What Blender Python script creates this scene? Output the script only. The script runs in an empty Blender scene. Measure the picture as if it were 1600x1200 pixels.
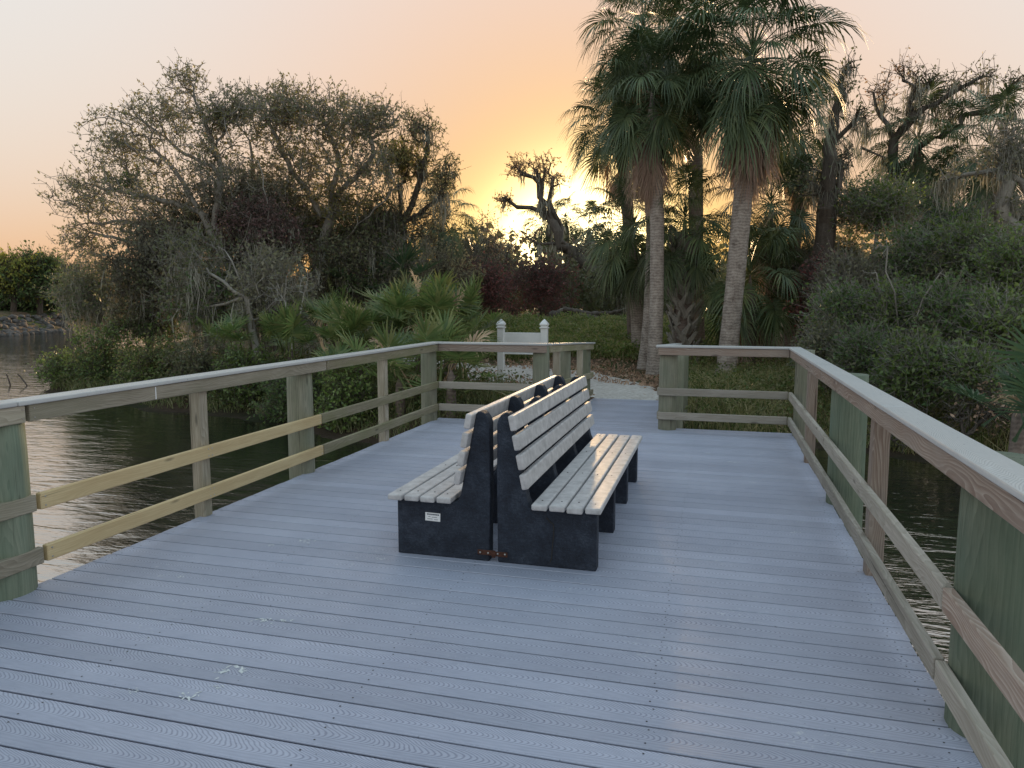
import bpy, bmesh, math, random
import numpy as np
from mathutils import Vector, Matrix

R = math.radians
SC = bpy.context.scene
COL = SC.collection
random.seed(7)

# ------------------------------------------------------------------ camera
CAM_H = 1.55
PITCH, YAW, FPX = R(6.293), R(15.463), 1154.13      # measured from the photograph
cam_d = bpy.data.cameras.new('camera')
cam = bpy.data.objects.new('camera', cam_d)
COL.objects.link(cam)
cam_d.sensor_width = 36.0
cam_d.lens = FPX / 1600 * 36
cam_d.clip_start, cam_d.clip_end = 0.05, 4000
cam.location = (0, 0, CAM_H)
cam.rotation_euler = (R(90) - PITCH, 0, YAW)
SC.camera = cam

# ------------------------------------------------------------------ sky
SUN_EL, SUN_AZ = R(7.8), R(-10.4)
world = bpy.data.worlds.new('World')
SC.world = world
world.use_nodes = True
_n, _l = world.node_tree.nodes, world.node_tree.links
_bg = _n['Background']
_sky = _n.new('ShaderNodeTexSky')
_sky.sky_type = 'NISHITA'
_sky.sun_disc = False
_sky.sun_elevation = R(7.8)
_sky.sun_rotation = SUN_AZ
_sky.air_density, _sky.dust_density, _sky.ozone_density = 2.2, 2.2, 6.0


def _vm(op, a, b):
    n = _n.new('ShaderNodeVectorMath')
    n.operation = op
    for i, x in enumerate((a, b)):
        if isinstance(x, tuple):
            n.inputs[i].default_value = x
        else:
            _l.new(x, n.inputs[i])
    return n.outputs[0]


# the whole sky goes through one shoulder curve, as the phone's own exposure did
_s = _n.new('ShaderNodeSeparateColor')
_l.new(_sky.outputs[0], _s.inputs[0])


def _pow(x, e):
    n = _n.new('ShaderNodeMath')
    n.operation = 'POWER'
    _l.new(x, n.inputs[0])
    n.inputs[1].default_value = e
    return n.outputs[0]


_cc = _n.new('ShaderNodeCombineColor')
for _i, _e in enumerate((0.14, 0.11, 0.07)):
    _l.new(_pow(_s.outputs[_i], _e), _cc.inputs[_i])
_k = _vm('MULTIPLY', _cc.outputs[0], (0.95, 0.885, 0.875))
_r = _vm('DIVIDE', _k, _vm('ADD', _k, (1.0, 1.0, 1.0)))
_r = _vm('MULTIPLY', _r, (8.13, 8.13, 8.13))
for _e in (2.0, 2.0, 1.25):
    _h = _n.new('ShaderNodeHueSaturation')
    _h.inputs['Saturation'].default_value = _e
    _l.new(_r, _h.inputs['Color'])
    _r = _h.outputs[0]
# the aureole round the sun keeps its own peak
_c = _n.new('ShaderNodeVectorMath')
_c.operation = 'SCALE'
_c.inputs[0].default_value = (6.5e-8, 5.6e-8, 3.2e-8)
_l.new(_pow(_s.outputs[0], 7.0), _c.inputs['Scale'])
_c2 = _n.new('ShaderNodeVectorMath')
_c2.operation = 'SCALE'
_c2.inputs[0].default_value = (6.5e-4, 4.6e-4, 0.3e-4)
_l.new(_pow(_s.outputs[0], 3.0), _c2.inputs['Scale'])
_l.new(_vm('ADD', _vm('ADD', _r, _c.outputs[0]), _c2.outputs[0]), _bg.inputs[0])
_bg.inputs[1].default_value = 0.15

# ------------------------------------------------------------------ sun
sun_d = bpy.data.lights.new('sun', 'SUN')
sun_d.energy = 3.2
sun_d.angle = R(2.0)
sun_d.color = (1.0, 0.66, 0.34)
sun = bpy.data.objects.new('sun', sun_d)
COL.objects.link(sun)
_sd = Vector((math.sin(SUN_AZ) * math.cos(SUN_EL), math.cos(SUN_AZ) * math.cos(SUN_EL), math.sin(SUN_EL)))
sun.rotation_euler = _sd.to_track_quat('Z', 'Y').to_euler()
sun.location = _sd * 60

SC.view_settings.view_transform = 'Standard'
SC.view_settings.look = 'None'
SC.view_settings.gamma = 1.0
SC.view_settings.exposure = 0.48
SC.view_settings.use_curve_mapping = False
SC.render.engine = 'CYCLES'
SC.cycles.max_bounces = 6
SC.cycles.diffuse_bounces = 4
SC.cycles.transparent_max_bounces = 6

# ------------------------------------------------------------------ measuring helper
_F = Vector((-math.sin(YAW) * math.cos(PITCH), math.cos(YAW) * math.cos(PITCH), -math.sin(PITCH)))
_X = Vector((math.cos(YAW), math.sin(YAW), 0))
_D = _F.cross(_X)


def at(u, v, y):
    """real-world point at northing y that the photograph shows at pixel (u, v) of 1600x1200"""
    d = _X * ((u - 800) / FPX) + _D * ((v - 600) / FPX) + _F
    return Vector((0, 0, CAM_H)) + d * (y / d.y)


def px(y, u=800):
    """metres per photograph pixel at northing y"""
    p = at(u, 600, y)
    return (p - Vector((0, 0, CAM_H))).dot(_F) / FPX


# ------------------------------------------------------------------ object helpers
def tag(o, label=None, cat=None, group=None, kind=None):
    if label: o['label'] = label
    if cat: o['category'] = cat
    if group: o['group'] = group
    if kind: o['kind'] = kind
    return o


def empty(name, loc, label, cat, group=None):
    o = bpy.data.objects.new(name, None)
    o.empty_display_size = 0.2
    o.location = loc
    COL.objects.link(o)
    return tag(o, label, cat, group)


def link(name, me, mat=None, parent=None, M=None):
    """link mesh as one object; M is the world matrix, kept when parented"""
    if mat is not None and len(me.materials) == 0:
        me.materials.append(mat)
    o = bpy.data.objects.new(name, me)
    COL.objects.link(o)
    M = M if M is not None else Matrix.Identity(4)
    if parent is not None:
        o.parent = parent
        pm = Matrix.Identity(4)
        q = parent
        while q is not None:
            pm = q.matrix_basis @ pm
            q = q.parent
        o.matrix_basis = pm.inverted() @ M
    else:
        o.matrix_basis = M
    return o


def np_mesh(name, V, F, smooth=False):
    V = np.ascontiguousarray(V, dtype=np.float32)
    F = np.ascontiguousarray(F, dtype=np.int32)
    me = bpy.data.meshes.new(name)
    k = F.shape[1]
    me.vertices.add(len(V))
    me.vertices.foreach_set('co', V.ravel())
    me.loops.add(F.size)
    me.loops.foreach_set('vertex_index', F.ravel())
    me.polygons.add(len(F))
    me.polygons.foreach_set('loop_start', np.arange(0, F.size, k, dtype=np.int32))
    me.polygons.foreach_set('loop_total', np.full(len(F), k, dtype=np.int32))
    if smooth:
        me.polygons.foreach_set('use_smooth', np.ones(len(F), dtype=bool))
    me.update(calc_edges=True)
    return me


def bm_mesh(name, bm, smooth=False):
    me = bpy.data.meshes.new(name)
    bm.normal_update()
    bm.to_mesh(me)
    bm.free()
    if smooth:
        for p in me.polygons:
            p.use_smooth = True
    return me


def box_mesh(name, sx, sy, sz, bev=0.004, seg=1, cuts=0, warp=0.0, seed=0):
    """box centred on the origin, length along X"""
    bm = bmesh.new()
    bmesh.ops.create_cube(bm, size=1.0, matrix=Matrix.Diagonal((sx, sy, sz, 1)))
    if bev > 0:
        bmesh.ops.bevel(bm, geom=list(bm.edges), offset=bev, segments=seg, affect='EDGES', profile=0.5)
    if cuts:
        long_e = [e for e in bm.edges if abs(e.verts[0].co.x - e.verts[1].co.x) > sx * 0.5]
        bmesh.ops.subdivide_edges(bm, edges=long_e, cuts=cuts, use_grid_fill=False)
        rng = random.Random(seed)
        ph = [rng.uniform(0, 6.28) for _ in range(4)]
        for v in bm.verts:
            t = v.co.x / max(sx, 1e-6)
            v.co.y += warp * math.sin(t * 5 + ph[0]) + rng.uniform(-1, 1) * warp * .25
            v.co.z += warp * math.sin(t * 4 + ph[1]) + rng.uniform(-1, 1) * warp * .25
    return bm_mesh(name, bm)


def board_mesh(name, L, w, t=.026):
    """grooved-edge composite board: length X, top face at z = +t/2"""
    h, z0 = w / 2, t / 2
    right = [(h - .0025, z0), (h, z0 - .0025), (h, z0 - .0065), (h - .013, z0 - .0075), (h - .013, z0 - .0175), (h, z0 - .0185), (h, z0 - t)]
    prof = right + [(-y, z) for y, z in right[::-1]]
    n = len(prof)
    V = [(-L / 2, y, z) for y, z in prof] + [(L / 2, y, z) for y, z in prof]
    F = [(i, i + n, (i + 1) % n + n, (i + 1) % n) for i in range(n)] + [tuple(range(n)), tuple(range(2 * n - 1, n - 1, -1))]
    me = bpy.data.meshes.new(name)
    me.from_pydata(V, [], F)
    bm = bmesh.new()
    bm.from_mesh(me)
    bmesh.ops.recalc_face_normals(bm, faces=list(bm.faces))
    bm.to_mesh(me)
    bm.free()
    return me


def frame(p0, p1, up=(0, 0, 1)):
    p0, p1 = Vector(p0), Vector(p1)
    x = (p1 - p0).normalized()
    up = Vector(up)
    y = up.cross(x)
    if y.length < 1e-5:
        y = Vector((0, 1, 0))
    y.normalize()
    z = x.cross(y)
    M = Matrix((x, y, z)).transposed().to_4x4()
    M.translation = (p0 + p1) / 2
    return M, (p1 - p0).length


_beam_n = 0


def beam(name, p0, p1, wy, wz, mat, parent, up=(0, 0, 1), bev=0.004, warp=0.0012, seg=1):
    global _beam_n
    _beam_n += 1
    M, L = frame(p0, p1, up)
    me = box_mesh(name, L, wy, wz, bev, seg, cuts=max(1, int(L * 3)), warp=warp, seed=_beam_n)
    return link(name, me, mat, parent, M)


def piling(name, x, y, z0, z1, r, mat, parent, flat=None, n=28):
    """round timber piling, slightly irregular; local X runs up the piling"""
    rng = random.Random(int(x * 991 + y * 577))
    L = z1 - z0
    rows = 12
    V, F = [], []
    ph = [rng.uniform(0, 6.28) for _ in range(5)]
    for j in range(rows + 1):
        t = j / rows
        for i in range(n):
            a = i / n * 2 * math.pi
            rr = r * (1 + .012 * math.sin(2 * a + ph[0] + t) + .008 * math.sin(5 * a + ph[1]) + .01 * math.sin(3 * t * 3 + ph[2])) * (1.015 - .03 * t)
            if j == rows:
                rr *= 0.965
            V.append((L * (t - .5) - (0.006 if False else 0), rr * math.cos(a), rr * math.sin(a)))
    # softly worn top edge
    for i in range(n):
        k = (rows) * n + i
        V[k] = (V[k][0], V[k][1], V[k][2])
    for j in range(rows):
        for i in range(n):
            a, b = j * n + i, j * n + (i + 1) % n
            F.append((a, b, b + n, a + n))
    me = bpy.data.meshes.new(name)
    faces = F + [tuple(range(n))[::-1], tuple(range(rows * n, rows * n + n))]
    me.from_pydata(V, [], faces)
    for p in me.polygons[:len(F)]:
        p.use_smooth = True
    M = Matrix.Translation((x, y, (z0 + z1) / 2)) @ Matrix.Rotation(-math.pi / 2, 4, 'Y')
    return link(name, me, mat, parent, M)


def prism_mesh(name, prof, t, bev=0.006):
    """profile polygon in XZ extruded along Y by t (centred)"""
    bm = bmesh.new()
    a = [bm.verts.new((x, -t / 2, z)) for x, z in prof]
    b = [bm.verts.new((x, t / 2, z)) for x, z in prof]
    n = len(prof)
    bm.faces.new(a)
    bm.faces.new(b[::-1])
    for i in range(n):
        j = (i + 1) % n
        bm.faces.new((a[j], a[i], b[i], b[j]))
    bmesh.ops.recalc_face_normals(bm, faces=list(bm.faces))
    if bev:
        bmesh.ops.bevel(bm, geom=list(bm.edges), offset=bev, segments=2, affect='EDGES', profile=0.5)
    return bm_mesh(name, bm)


# ------------------------------------------------------------------ materials
class NT:
    def __init__(self, name):
        self.m = bpy.data.materials.new(name)
        self.m.use_nodes = True
        self.n, self.l = self.m.node_tree.nodes, self.m.node_tree.links
        self.p = self.n['Principled BSDF']
        self.out = self.n['Material Output']

    def node(self, t, **kw):
        n = self.n.new(t)
        for k, v in kw.items():
            setattr(n, k, v)
        return n

    def put(self, sock, x):
        if isinstance(x, (int, float, tuple)):
            sock.default_value = x
        elif x is not None:
            self.l.new(x, sock)

    def math(self, op, a, b=None, c=None):
        n = self.node('ShaderNodeMath', operation=op)
        self.put(n.inputs[0], a)
        if b is not None: self.put(n.inputs[1], b)
        if c is not None: self.put(n.inputs[2], c)
        return n.outputs[0]

    def vmath(self, op, a, b):
        n = self.node('ShaderNodeVectorMath', operation=op)
        self.put(n.inputs[0], a)
        self.put(n.inputs[1], b)
        return n.outputs[0]

    def noise(self, vec, scale, detail=4, rough=.6, dist=0.0):
        n = self.node('ShaderNodeTexNoise')
        self.put(n.inputs['Vector'], vec)
        n.inputs['Scale'].default_value = scale
        n.inputs['Detail'].default_value = detail
        n.inputs['Roughness'].default_value = rough
        n.inputs['Distortion'].default_value = dist
        return n.outputs['Fac']

    def ramp(self, fac, stops, interp='LINEAR'):
        n = self.node('ShaderNodeValToRGB')
        n.color_ramp.interpolation = interp
        el = n.color_ramp.elements
        while len(el) < len(stops):
            el.new(0.5)
        for e, (p, c) in zip(el, stops):
            e.position = p
            e.color = (*c, 1) if len(c) == 3 else c
        self.put(n.inputs[0], fac)
        return n.outputs[0]

    def mix(self, fac, a, b, blend='MIX'):
        n = self.node('ShaderNodeMix', data_type='RGBA', blend_type=blend)
        self.put(n.inputs[0], fac)
        for s, x in ((n.inputs[6], a), (n.inputs[7], b)):
            if isinstance(x, tuple):
                s.default_value = (*x, 1) if len(x) == 3 else x
            else:
                self.l.new(x, s)
        return n.outputs[2]

    def objcoord(self, scale=(1, 1, 1), jitter=True):
        tc = self.node('ShaderNodeTexCoord').outputs['Object']
        if jitter:
            oi = self.node('ShaderNodeObjectInfo').outputs['Random']
            c = self.node('ShaderNodeCombineXYZ')
            self.l.new(self.math('MULTIPLY', oi, 37.0), c.inputs[0])
            tc = self.vmath('ADD', tc, c.outputs[0])
        return self.vmath('MULTIPLY', tc, scale)

    def rand(self):
        return self.node('ShaderNodeObjectInfo').outputs['Random']

    def pos(self):
        return self.node('ShaderNodeNewGeometry').outputs['Position']

    def bump(self, h, strength=.3, dist=.01):
        b = self.node('ShaderNodeBump')
        b.inputs['Strength'].default_value = strength
        b.inputs['Distance'].default_value = dist
        self.put(b.inputs['Height'], h)
        self.l.new(b.outputs[0], self.p.inputs['Normal'])

    def done(self, color, rough=.8, spec=.3):
        self.put(self.p.inputs['Base Color'], (*color, 1) if isinstance(color, tuple) and len(color) == 3 else color)
        self.put(self.p.inputs['Roughness'], rough)
        self.p.inputs['Specular IOR Level'].default_value = spec
        return self.m


def wood(name, light, dark, ring=1.0, stain=None, stain_amt=.5, rough=.85, bump=.5):
    """sawn timber, grain along local X"""
    t = NT(name)
    v = t.objcoord((1, 1, 1))
    warp = t.noise(t.vmath('MULTIPLY', v, (1.4, 5, 5)), 1.0, 2, .5)
    w = t.node('ShaderNodeTexWave', wave_type='RINGS', rings_direction='X', wave_profile='SAW')
    off = t.node('ShaderNodeCombineXYZ')
    t.l.new(t.math('MULTIPLY', warp, .10), off.inputs[1])
    t.l.new(t.math('MULTIPLY', warp, .16), off.inputs[2])
    vv = t.vmath('ADD', t.vmath('MULTIPLY', v, (.05, 1, 1)), off.outputs[0])
    t.l.new(vv, w.inputs['Vector'])
    w.inputs['Scale'].default_value = 27
    w.inputs['Distortion'].default_value = 1.6
    w.inputs['Detail'].default_value = 2
    w.inputs['Detail Scale'].default_value = 2
    fine = t.noise(t.vmath('MULTIPLY', v, (2.4, 70, 70)), 1.0, 5, .75)
    blot = t.noise(t.vmath('MULTIPLY', v, (2.2, 9, 9)), 1.0, 4, .65)
    f = t.math('MULTIPLY_ADD', w.outputs['Fac'], ring * .26, t.math('MULTIPLY', fine, 1.05))
    f = t.math('ADD', f, t.math('MULTIPLY', t.math('SUBTRACT', blot, .5), .9))
    col = t.ramp(f, [(.12, light), (.5, tuple((a + b) / 2 for a, b in zip(light, dark))), (.9, dark)])
    if stain:
        s = t.noise(t.vmath('MULTIPLY', v, (1.1, 4, 4)), 1.0, 5, .7)
        sf = t.math('MULTIPLY', t.ramp(s, [(.42, (0, 0, 0)), (.68, (1, 1, 1))]), stain_amt)
        col = t.mix(sf, col, stain)
    val = t.math('MULTIPLY_ADD', t.rand(), .35, .82)
    hs = t.node('ShaderNodeHueSaturation')
    t.l.new(col, hs.inputs['Color'])
    t.l.new(val, hs.inputs['Value'])
    # knots and checks
    vo = t.node('ShaderNodeTexVoronoi')
    t.l.new(t.vmath('MULTIPLY', v, (2.1, 9, 9)), vo.inputs['Vector'])
    vo.inputs['Scale'].default_value = 1.0
    kn = t.ramp(vo.outputs['Distance'], [(.05, (.35, .35, .35)), (.13, (1, 1, 1))])
    c2 = t.mix(.75, hs.outputs[0], kn, 'MULTIPLY')
    chk = t.noise(t.vmath('MULTIPLY', v, (1.1, 55, 55)), 1.0, 2, .5)
    c2 = t.mix(.8, c2, t.ramp(chk, [(.27, (.22, .2, .18)), (.33, (1, 1, 1))]), 'MULTIPLY')
    t.bump(t.math('SUBTRACT', t.math('MULTIPLY', fine, -1.0), t.math('MULTIPLY', w.outputs['Fac'], .35 * ring)), bump, .004)
    return t.done(c2, rough, .25)


def composite(name, light, dark, period=.022):
    """grey composite board with an embossed cathedral grain; local X along the board, Z up"""
    t = NT(name)
    tc = t.node('ShaderNodeTexCoord').outputs['Object']
    sp = t.node('ShaderNodeSeparateXYZ')
    t.l.new(tc, sp.inputs[0])
    r = t.rand()
    xo = t.math('ADD', sp.outputs[0], t.math('MULTIPLY', r, 23.0))
    wv = t.node('ShaderNodeCombineXYZ')
    t.l.new(t.math('MULTIPLY', xo, 2.3), wv.inputs[0])
    t.l.new(t.math('MULTIPLY_ADD', sp.outputs[1], 9.0, t.math('MULTIPLY', r, 40)), wv.inputs[1])
    nz = t.noise(wv.outputs[0], 1.0, 2, .5)
    yy = t.math('ADD', sp.outputs[1], t.math('MULTIPLY', t.math('SUBTRACT', nz, .5), .045))
    # nested round-nosed arches pointing along +X
    q = t.math('MULTIPLY', t.math('SQRT', t.math('ADD', t.math('MULTIPLY', yy, yy), .0003)), 2.6)
    ph = t.math('ADD', t.math('ADD', xo, q), t.math('MULTIPLY', nz, .10))
    s = t.math('SINE', t.math('MULTIPLY', ph, 2 * math.pi / period))
    nzs = t.node('ShaderNodeSeparateXYZ')
    t.l.new(t.node('ShaderNodeNewGeometry').outputs['True Normal'], nzs.inputs[0])
    line = t.math('MULTIPLY', t.math('SMOOTH_MAX', s, 0.0, .3), t.math('GREATER_THAN', nzs.outputs[2], .95))
    fine = t.noise(t.vmath('MULTIPLY', tc, (14, 120, 60)), 1.0, 3, .7)
    p = t.pos()
    big = t.noise(p, 1.3, 4, .6)
    f = t.math('MULTIPLY_ADD', line, .40, t.math('MULTIPLY', fine, .42))
    f = t.math('ADD', f, t.math('MULTIPLY', t.math('SUBTRACT', big, .5), .55))
    col = t.ramp(f, [(.1, light), (.85, dark)])
    # scuffs and bird lime
    sc1 = t.noise(p, 2.1, 2, .5)
    sc2 = t.noise(t.vmath('ADD', p, (7.3, 2.1, 0.0)), 34.0, 4, .7)
    m = t.math('MULTIPLY', t.ramp(sc1, [(.57, (0, 0, 0)), (.66, (1, 1, 1))]), t.ramp(sc2, [(.57, (0, 0, 0)), (.66, (1, 1, 1))]))
    col = t.mix(t.math('MULTIPLY', m, .55), col, (.62, .64, .64))
    sc3 = t.noise(p, 60.0, 1, .5)
    col = t.mix(t.math('MULTIPLY', t.ramp(sc3, [(.74, (0, 0, 0)), (.78, (1, 1, 1))]), .6), col, (.06, .06, .07))
    hs = t.node('ShaderNodeHueSaturation')
    t.l.new(col, hs.inputs['Color'])
    t.l.new(t.math('MULTIPLY_ADD', r, .17, .91), hs.inputs['Value'])
    t.bump(t.math('MULTIPLY', line, -1.0), .25, .003)
    return t.done(hs.outputs[0], t.math('MULTIPLY_ADD', big, .3, .34), .4)


def plain(name, col, rough=.6, spec=.4, var=.15, scale=30, bump=0, metal=0):
    t = NT(name)
    nz = t.noise(t.objcoord(), scale, 5, .65)
    a = tuple(max(0, c * (1 - var)) for c in col)
    b = tuple(min(1, c * (1 + var)) for c in col)
    c = t.ramp(nz, [(.3, a), (.7, b)])
    if bump:
        t.bump(nz, bump, .006)
    t.p.inputs['Metallic'].default_value = metal
    return t.done(c, rough, spec)


def leaf_mat(name, cols, trans=.35, rough=.55, spec=.3):
    """per-leaf colour, lit through from behind"""
    t = NT(name)
    g = t.node('ShaderNodeNewGeometry')
    n = len(cols)
    c = t.ramp(g.outputs['Random Per Island'], [((i + .0) / max(1, n - 1), c) for i, c in enumerate(cols)])
    oi = t.rand()
    hs = t.node('ShaderNodeHueSaturation')
    t.l.new(c, hs.inputs['Color'])
    t.l.new(t.math('MULTIPLY_ADD', oi, .5, .95), hs.inputs['Value'])
    t.done(hs.outputs[0], rough, spec)
    if trans > 0:
        tr = t.node('ShaderNodeBsdfTranslucent')
        t.l.new(t.mix(1.0, hs.outputs[0], (1.9, 1.9, 1.6), 'MULTIPLY'), tr.inputs[0])
        mx = t.node('ShaderNodeMixShader')
        mx.inputs[0].default_value = trans
        t.l.new(t.p.outputs[0], mx.inputs[1])
        t.l.new(tr.outputs[0], mx.inputs[2])
        t.l.new(mx.outputs[0], t.out.inputs[0])
    return t.m


def bark_mat(name, light, dark, scale=6, stretch=.25, rings=0):
    t = NT(name)
    v = t.pos()
    a = t.noise(t.vmath('MULTIPLY', v, (1, 1, stretch)), scale, 6, .7)
    b = t.noise(v, scale * 5, 4, .7)
    f = t.math('MULTIPLY_ADD', a, .7, t.math('MULTIPLY', b, .3))
    h = f
    if rings:
        w = t.node('ShaderNodeTexWave', wave_type='BANDS', bands_direction='Z')
        t.l.new(v, w.inputs['Vector'])
        w.inputs['Scale'].default_value = rings
        w.inputs['Distortion'].default_value = 6
        w.inputs['Detail'].default_value = 3
        w.inputs['Detail Scale'].default_value = 1.5
        f = t.math('ADD', t.math('MULTIPLY', f, .9), t.math('MULTIPLY', w.outputs['Fac'], .10))
        h = f
    c = t.ramp(f, [(.33, dark), (.62, light)])
    t.bump(h, .7, .03)
    return t.done(c, .9, .2)


M_DECK = composite('deck_composite', (.475, .492, .592), (.182, .193, .265))
M_CAP = composite('cap_composite', (.55, .55, .54), (.32, .325, .325), period=.020)
M_OLD = wood('weathered_pine', (.58, .52, .42), (.28, .24, .185), 1.2, (.29, .28, .19), .5)
M_OLDR = wood('weathered_pine_bold_grain', (.56, .48, .41), (.26, .185, .145), 2.2, (.42, .38, .34), .5)
M_RAIL = wood('grey_rail_timber', (.55, .50, .44), (.25, .22, .18), 1.0, (.38, .35, .29), .5)
M_MOSSY = wood('mossy_rail_timber', (.46, .41, .30), (.21, .18, .12), 1.0, (.25, .25, .125), .7)
M_NEW = wood('new_yellow_pine', (.66, .53, .31), (.47, .345, .185), .9, (.55, .40, .22), .3, .7, .25)
M_PILE = wood('green_treated_piling', (.36, .345, .265), (.14, .14, .105), .9, (.21, .235, .16), .6)
M_PILEG = wood('fresh_green_piling', (.29, .315, .235), (.115, .14, .10), .9, (.17, .225, .165), .65)
M_SLAT = plain('recycled_plastic_slat', (.53, .51, .51), .5, .4, .24, 17, .2)
def black_plastic():
    t = NT('black_recycled_plastic')
    v = t.objcoord()
    a, b, c = t.noise(v, 9, 5, .7), t.noise(v, 70, 4, .75), t.noise(t.vmath('MULTIPLY', v, (30, 30, 160)), 1.0, 3, .7)
    f = t.math('ADD', t.math('MULTIPLY', a, .45), t.math('ADD', t.math('MULTIPLY', b, .35), t.math('MULTIPLY', c, .2)))
    col = t.ramp(f, [(.36, (.008, .010, .017)), (.52, (.026, .034, .052)), (.68, (.075, .092, .125))])
    t.bump(t.math('ADD', b, a), .8, .008)
    return t.done(col, t.math('MULTIPLY_ADD', b, .3, .5), .35)


M_BLACK = black_plastic()
M_RUST = plain('rusty_steel', (.085, .036, .024), .8, .3, .5, 60, .3)
M_BOLT = plain('galvanised_bolt', (.55, .53, .5), .4, .5, .2, 40, 0, 1.0)
M_WHITE = plain('white_vinyl', (.88, .88, .88), .45, .4, .04, 5)
M_PRINT = plain('dark_print', (.03, .05, .08), .6, .3, .05)
M_JOIST = wood('dark_joist', (.14, .12, .09), (.06, .05, .04), .6)
M_SCREW = plain('dark_screw', (.05, .045, .04), .6, .3, .2)
M_DARK = plain('underside_dark_timber', (.05, .045, .04), .9, .2)

# ------------------------------------------------------------------ ground, water, path
WATER_Z = -0.60


def _ss(a, b, x):
    t = np.clip((x - a) / (b - a), 0, 1)
    return t * t * (3 - 2 * t)


_xs = np.array([-600, -60, -38, -30, -22, -19, -17.2, -15.5, -13, -10.5, -8.2, -6.2, -4.6, -3.2, -2.0, -0.6, 1.0, 2.5, 4.5, 7, 12, 40, 600.])
_ys = np.array([900, 90, 52, 38, 26, 20.5, 16.2, 14.0, 12.9, 12.2, 11.6, 10.6, 10.2, 10.6, 11.6, 12.0, 11.8, 11.2, 10.6, 10.0, 9.0, -10, -300.])


def ground_z(x, y):
    x, y = np.asarray(x, float), np.asarray(y, float)
    d = y - np.interp(x, _xs, _ys)
    wob = .35 * np.sin(x * 1.7 + 1) * np.sin(y * 1.1) + .2 * np.sin(x * 3.9) * np.cos(y * 3.1)
    d = d + wob * .6
    z1 = -1.6 + 1.0 * _ss(-2.5, 0.0, d) + .46 * _ss(-.05, 1.7, d) + .08 * _ss(2, 9, d)
    z1 = z1 + (.05 * np.sin(x * 2.3 + y) * np.cos(y * 1.9 - x * .6) + .03 * np.sin(x * 5.1) * np.sin(y * 4.7)) * _ss(.5, 2, d)
    z1 = z1 + .85 * _ss(17.5, 27, y) * _ss(-30, -8, x) * _ss(0, 3, d)
    # low bank across the creek
    d2 = ((x + 43.9) * -7.4 + (y - 36.6) * -3.1) / 8.02
    z2 = -1.6 + 1.0 * _ss(-3, 0, d2) + 1.5 * _ss(0, 3.2, d2) + .6 * _ss(3, 30, d2)
    d3 = y - 88
    z3 = -1.6 + 1.0 * _ss(-3, 0, d3) + 1.2 * _ss(0, 5, d3)
    return np.maximum(np.maximum(z1, z2), z3)


def gz(x, y):
    return float(ground_z(x, y))


def build_ground():
    X = np.concatenate([[-1500, -700, -300, -180, -120, -95], np.arange(-80, -20, 1.5), np.arange(-20, 9, .22), np.arange(9, 40, 2), [60, 100, 200, 500, 1500]])
    Y = np.concatenate([[-1500, -400, -100, -30, -5], np.arange(0, 8, 2), np.arange(8, 26, .22), np.arange(26, 110, 2), [130, 180, 300, 700, 2500]])
    gx, gy = np.meshgrid(X, Y)
    gzv = ground_z(gx, gy)
    V = np.stack([gx, gy, gzv], -1).reshape(-1, 3)
    nx, ny = len(X), len(Y)
    i, j = np.meshgrid(np.arange(nx - 1), np.arange(ny - 1))
    a = (j * nx + i).ravel()
    F = np.stack([a, a + 1, a + nx + 1, a + nx], -1)
    t = NT('woodland_floor')
    p = t.pos()
    n1 = t.noise(p, .55, 5, .6)
    n2 = t.noise(p, 9.0, 6, .7)
    n3 = t.noise(p, 60.0, 3, .7)
    litter = t.ramp(t.math('MULTIPLY_ADD', n2, .55, t.math('MULTIPLY', n3, .45)), [(.3, (.06, .04, .028)), (.5, (.16, .105, .07)), (.7, (.27, .19, .135))])
    green = t.ramp(n3, [(.3, (.03, .05, .015)), (.7, (.07, .10, .03))])
    c = t.mix(t.ramp(n1, [(.45, (0, 0, 0)), (.58, (1, 1, 1))]), litter, green)
    sp = t.node('ShaderNodeSeparateXYZ')
    t.l.new(p, sp.inputs[0])
    wet = t.ramp(t.math('ADD', sp.outputs[2], t.math('MULTIPLY', n2, .1)), [(0, (1, 1, 1)), (1, (0, 0, 0))])
    mr = t.node('ShaderNodeMapRange')
    t.l.new(sp.outputs[2], mr.inputs[0])
    mr.inputs[1].default_value, mr.inputs[2].default_value = -.62, -.3
    mr.inputs[3].default_value, mr.inputs[4].default_value = 1.0, 0.0
    c = t.mix(t.math('MULTIPLY', mr.outputs[0], .8), c, (.02, .016, .012))
    t.bump(t.math('ADD', n2, t.math('MULTIPLY', n3, .4)), .8, .06)
    m = t.done(c, .95, .15)
    o = link('ground', np_mesh('ground', V, F, True), m)
    o['kind'] = 'structure'


build_ground()


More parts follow.
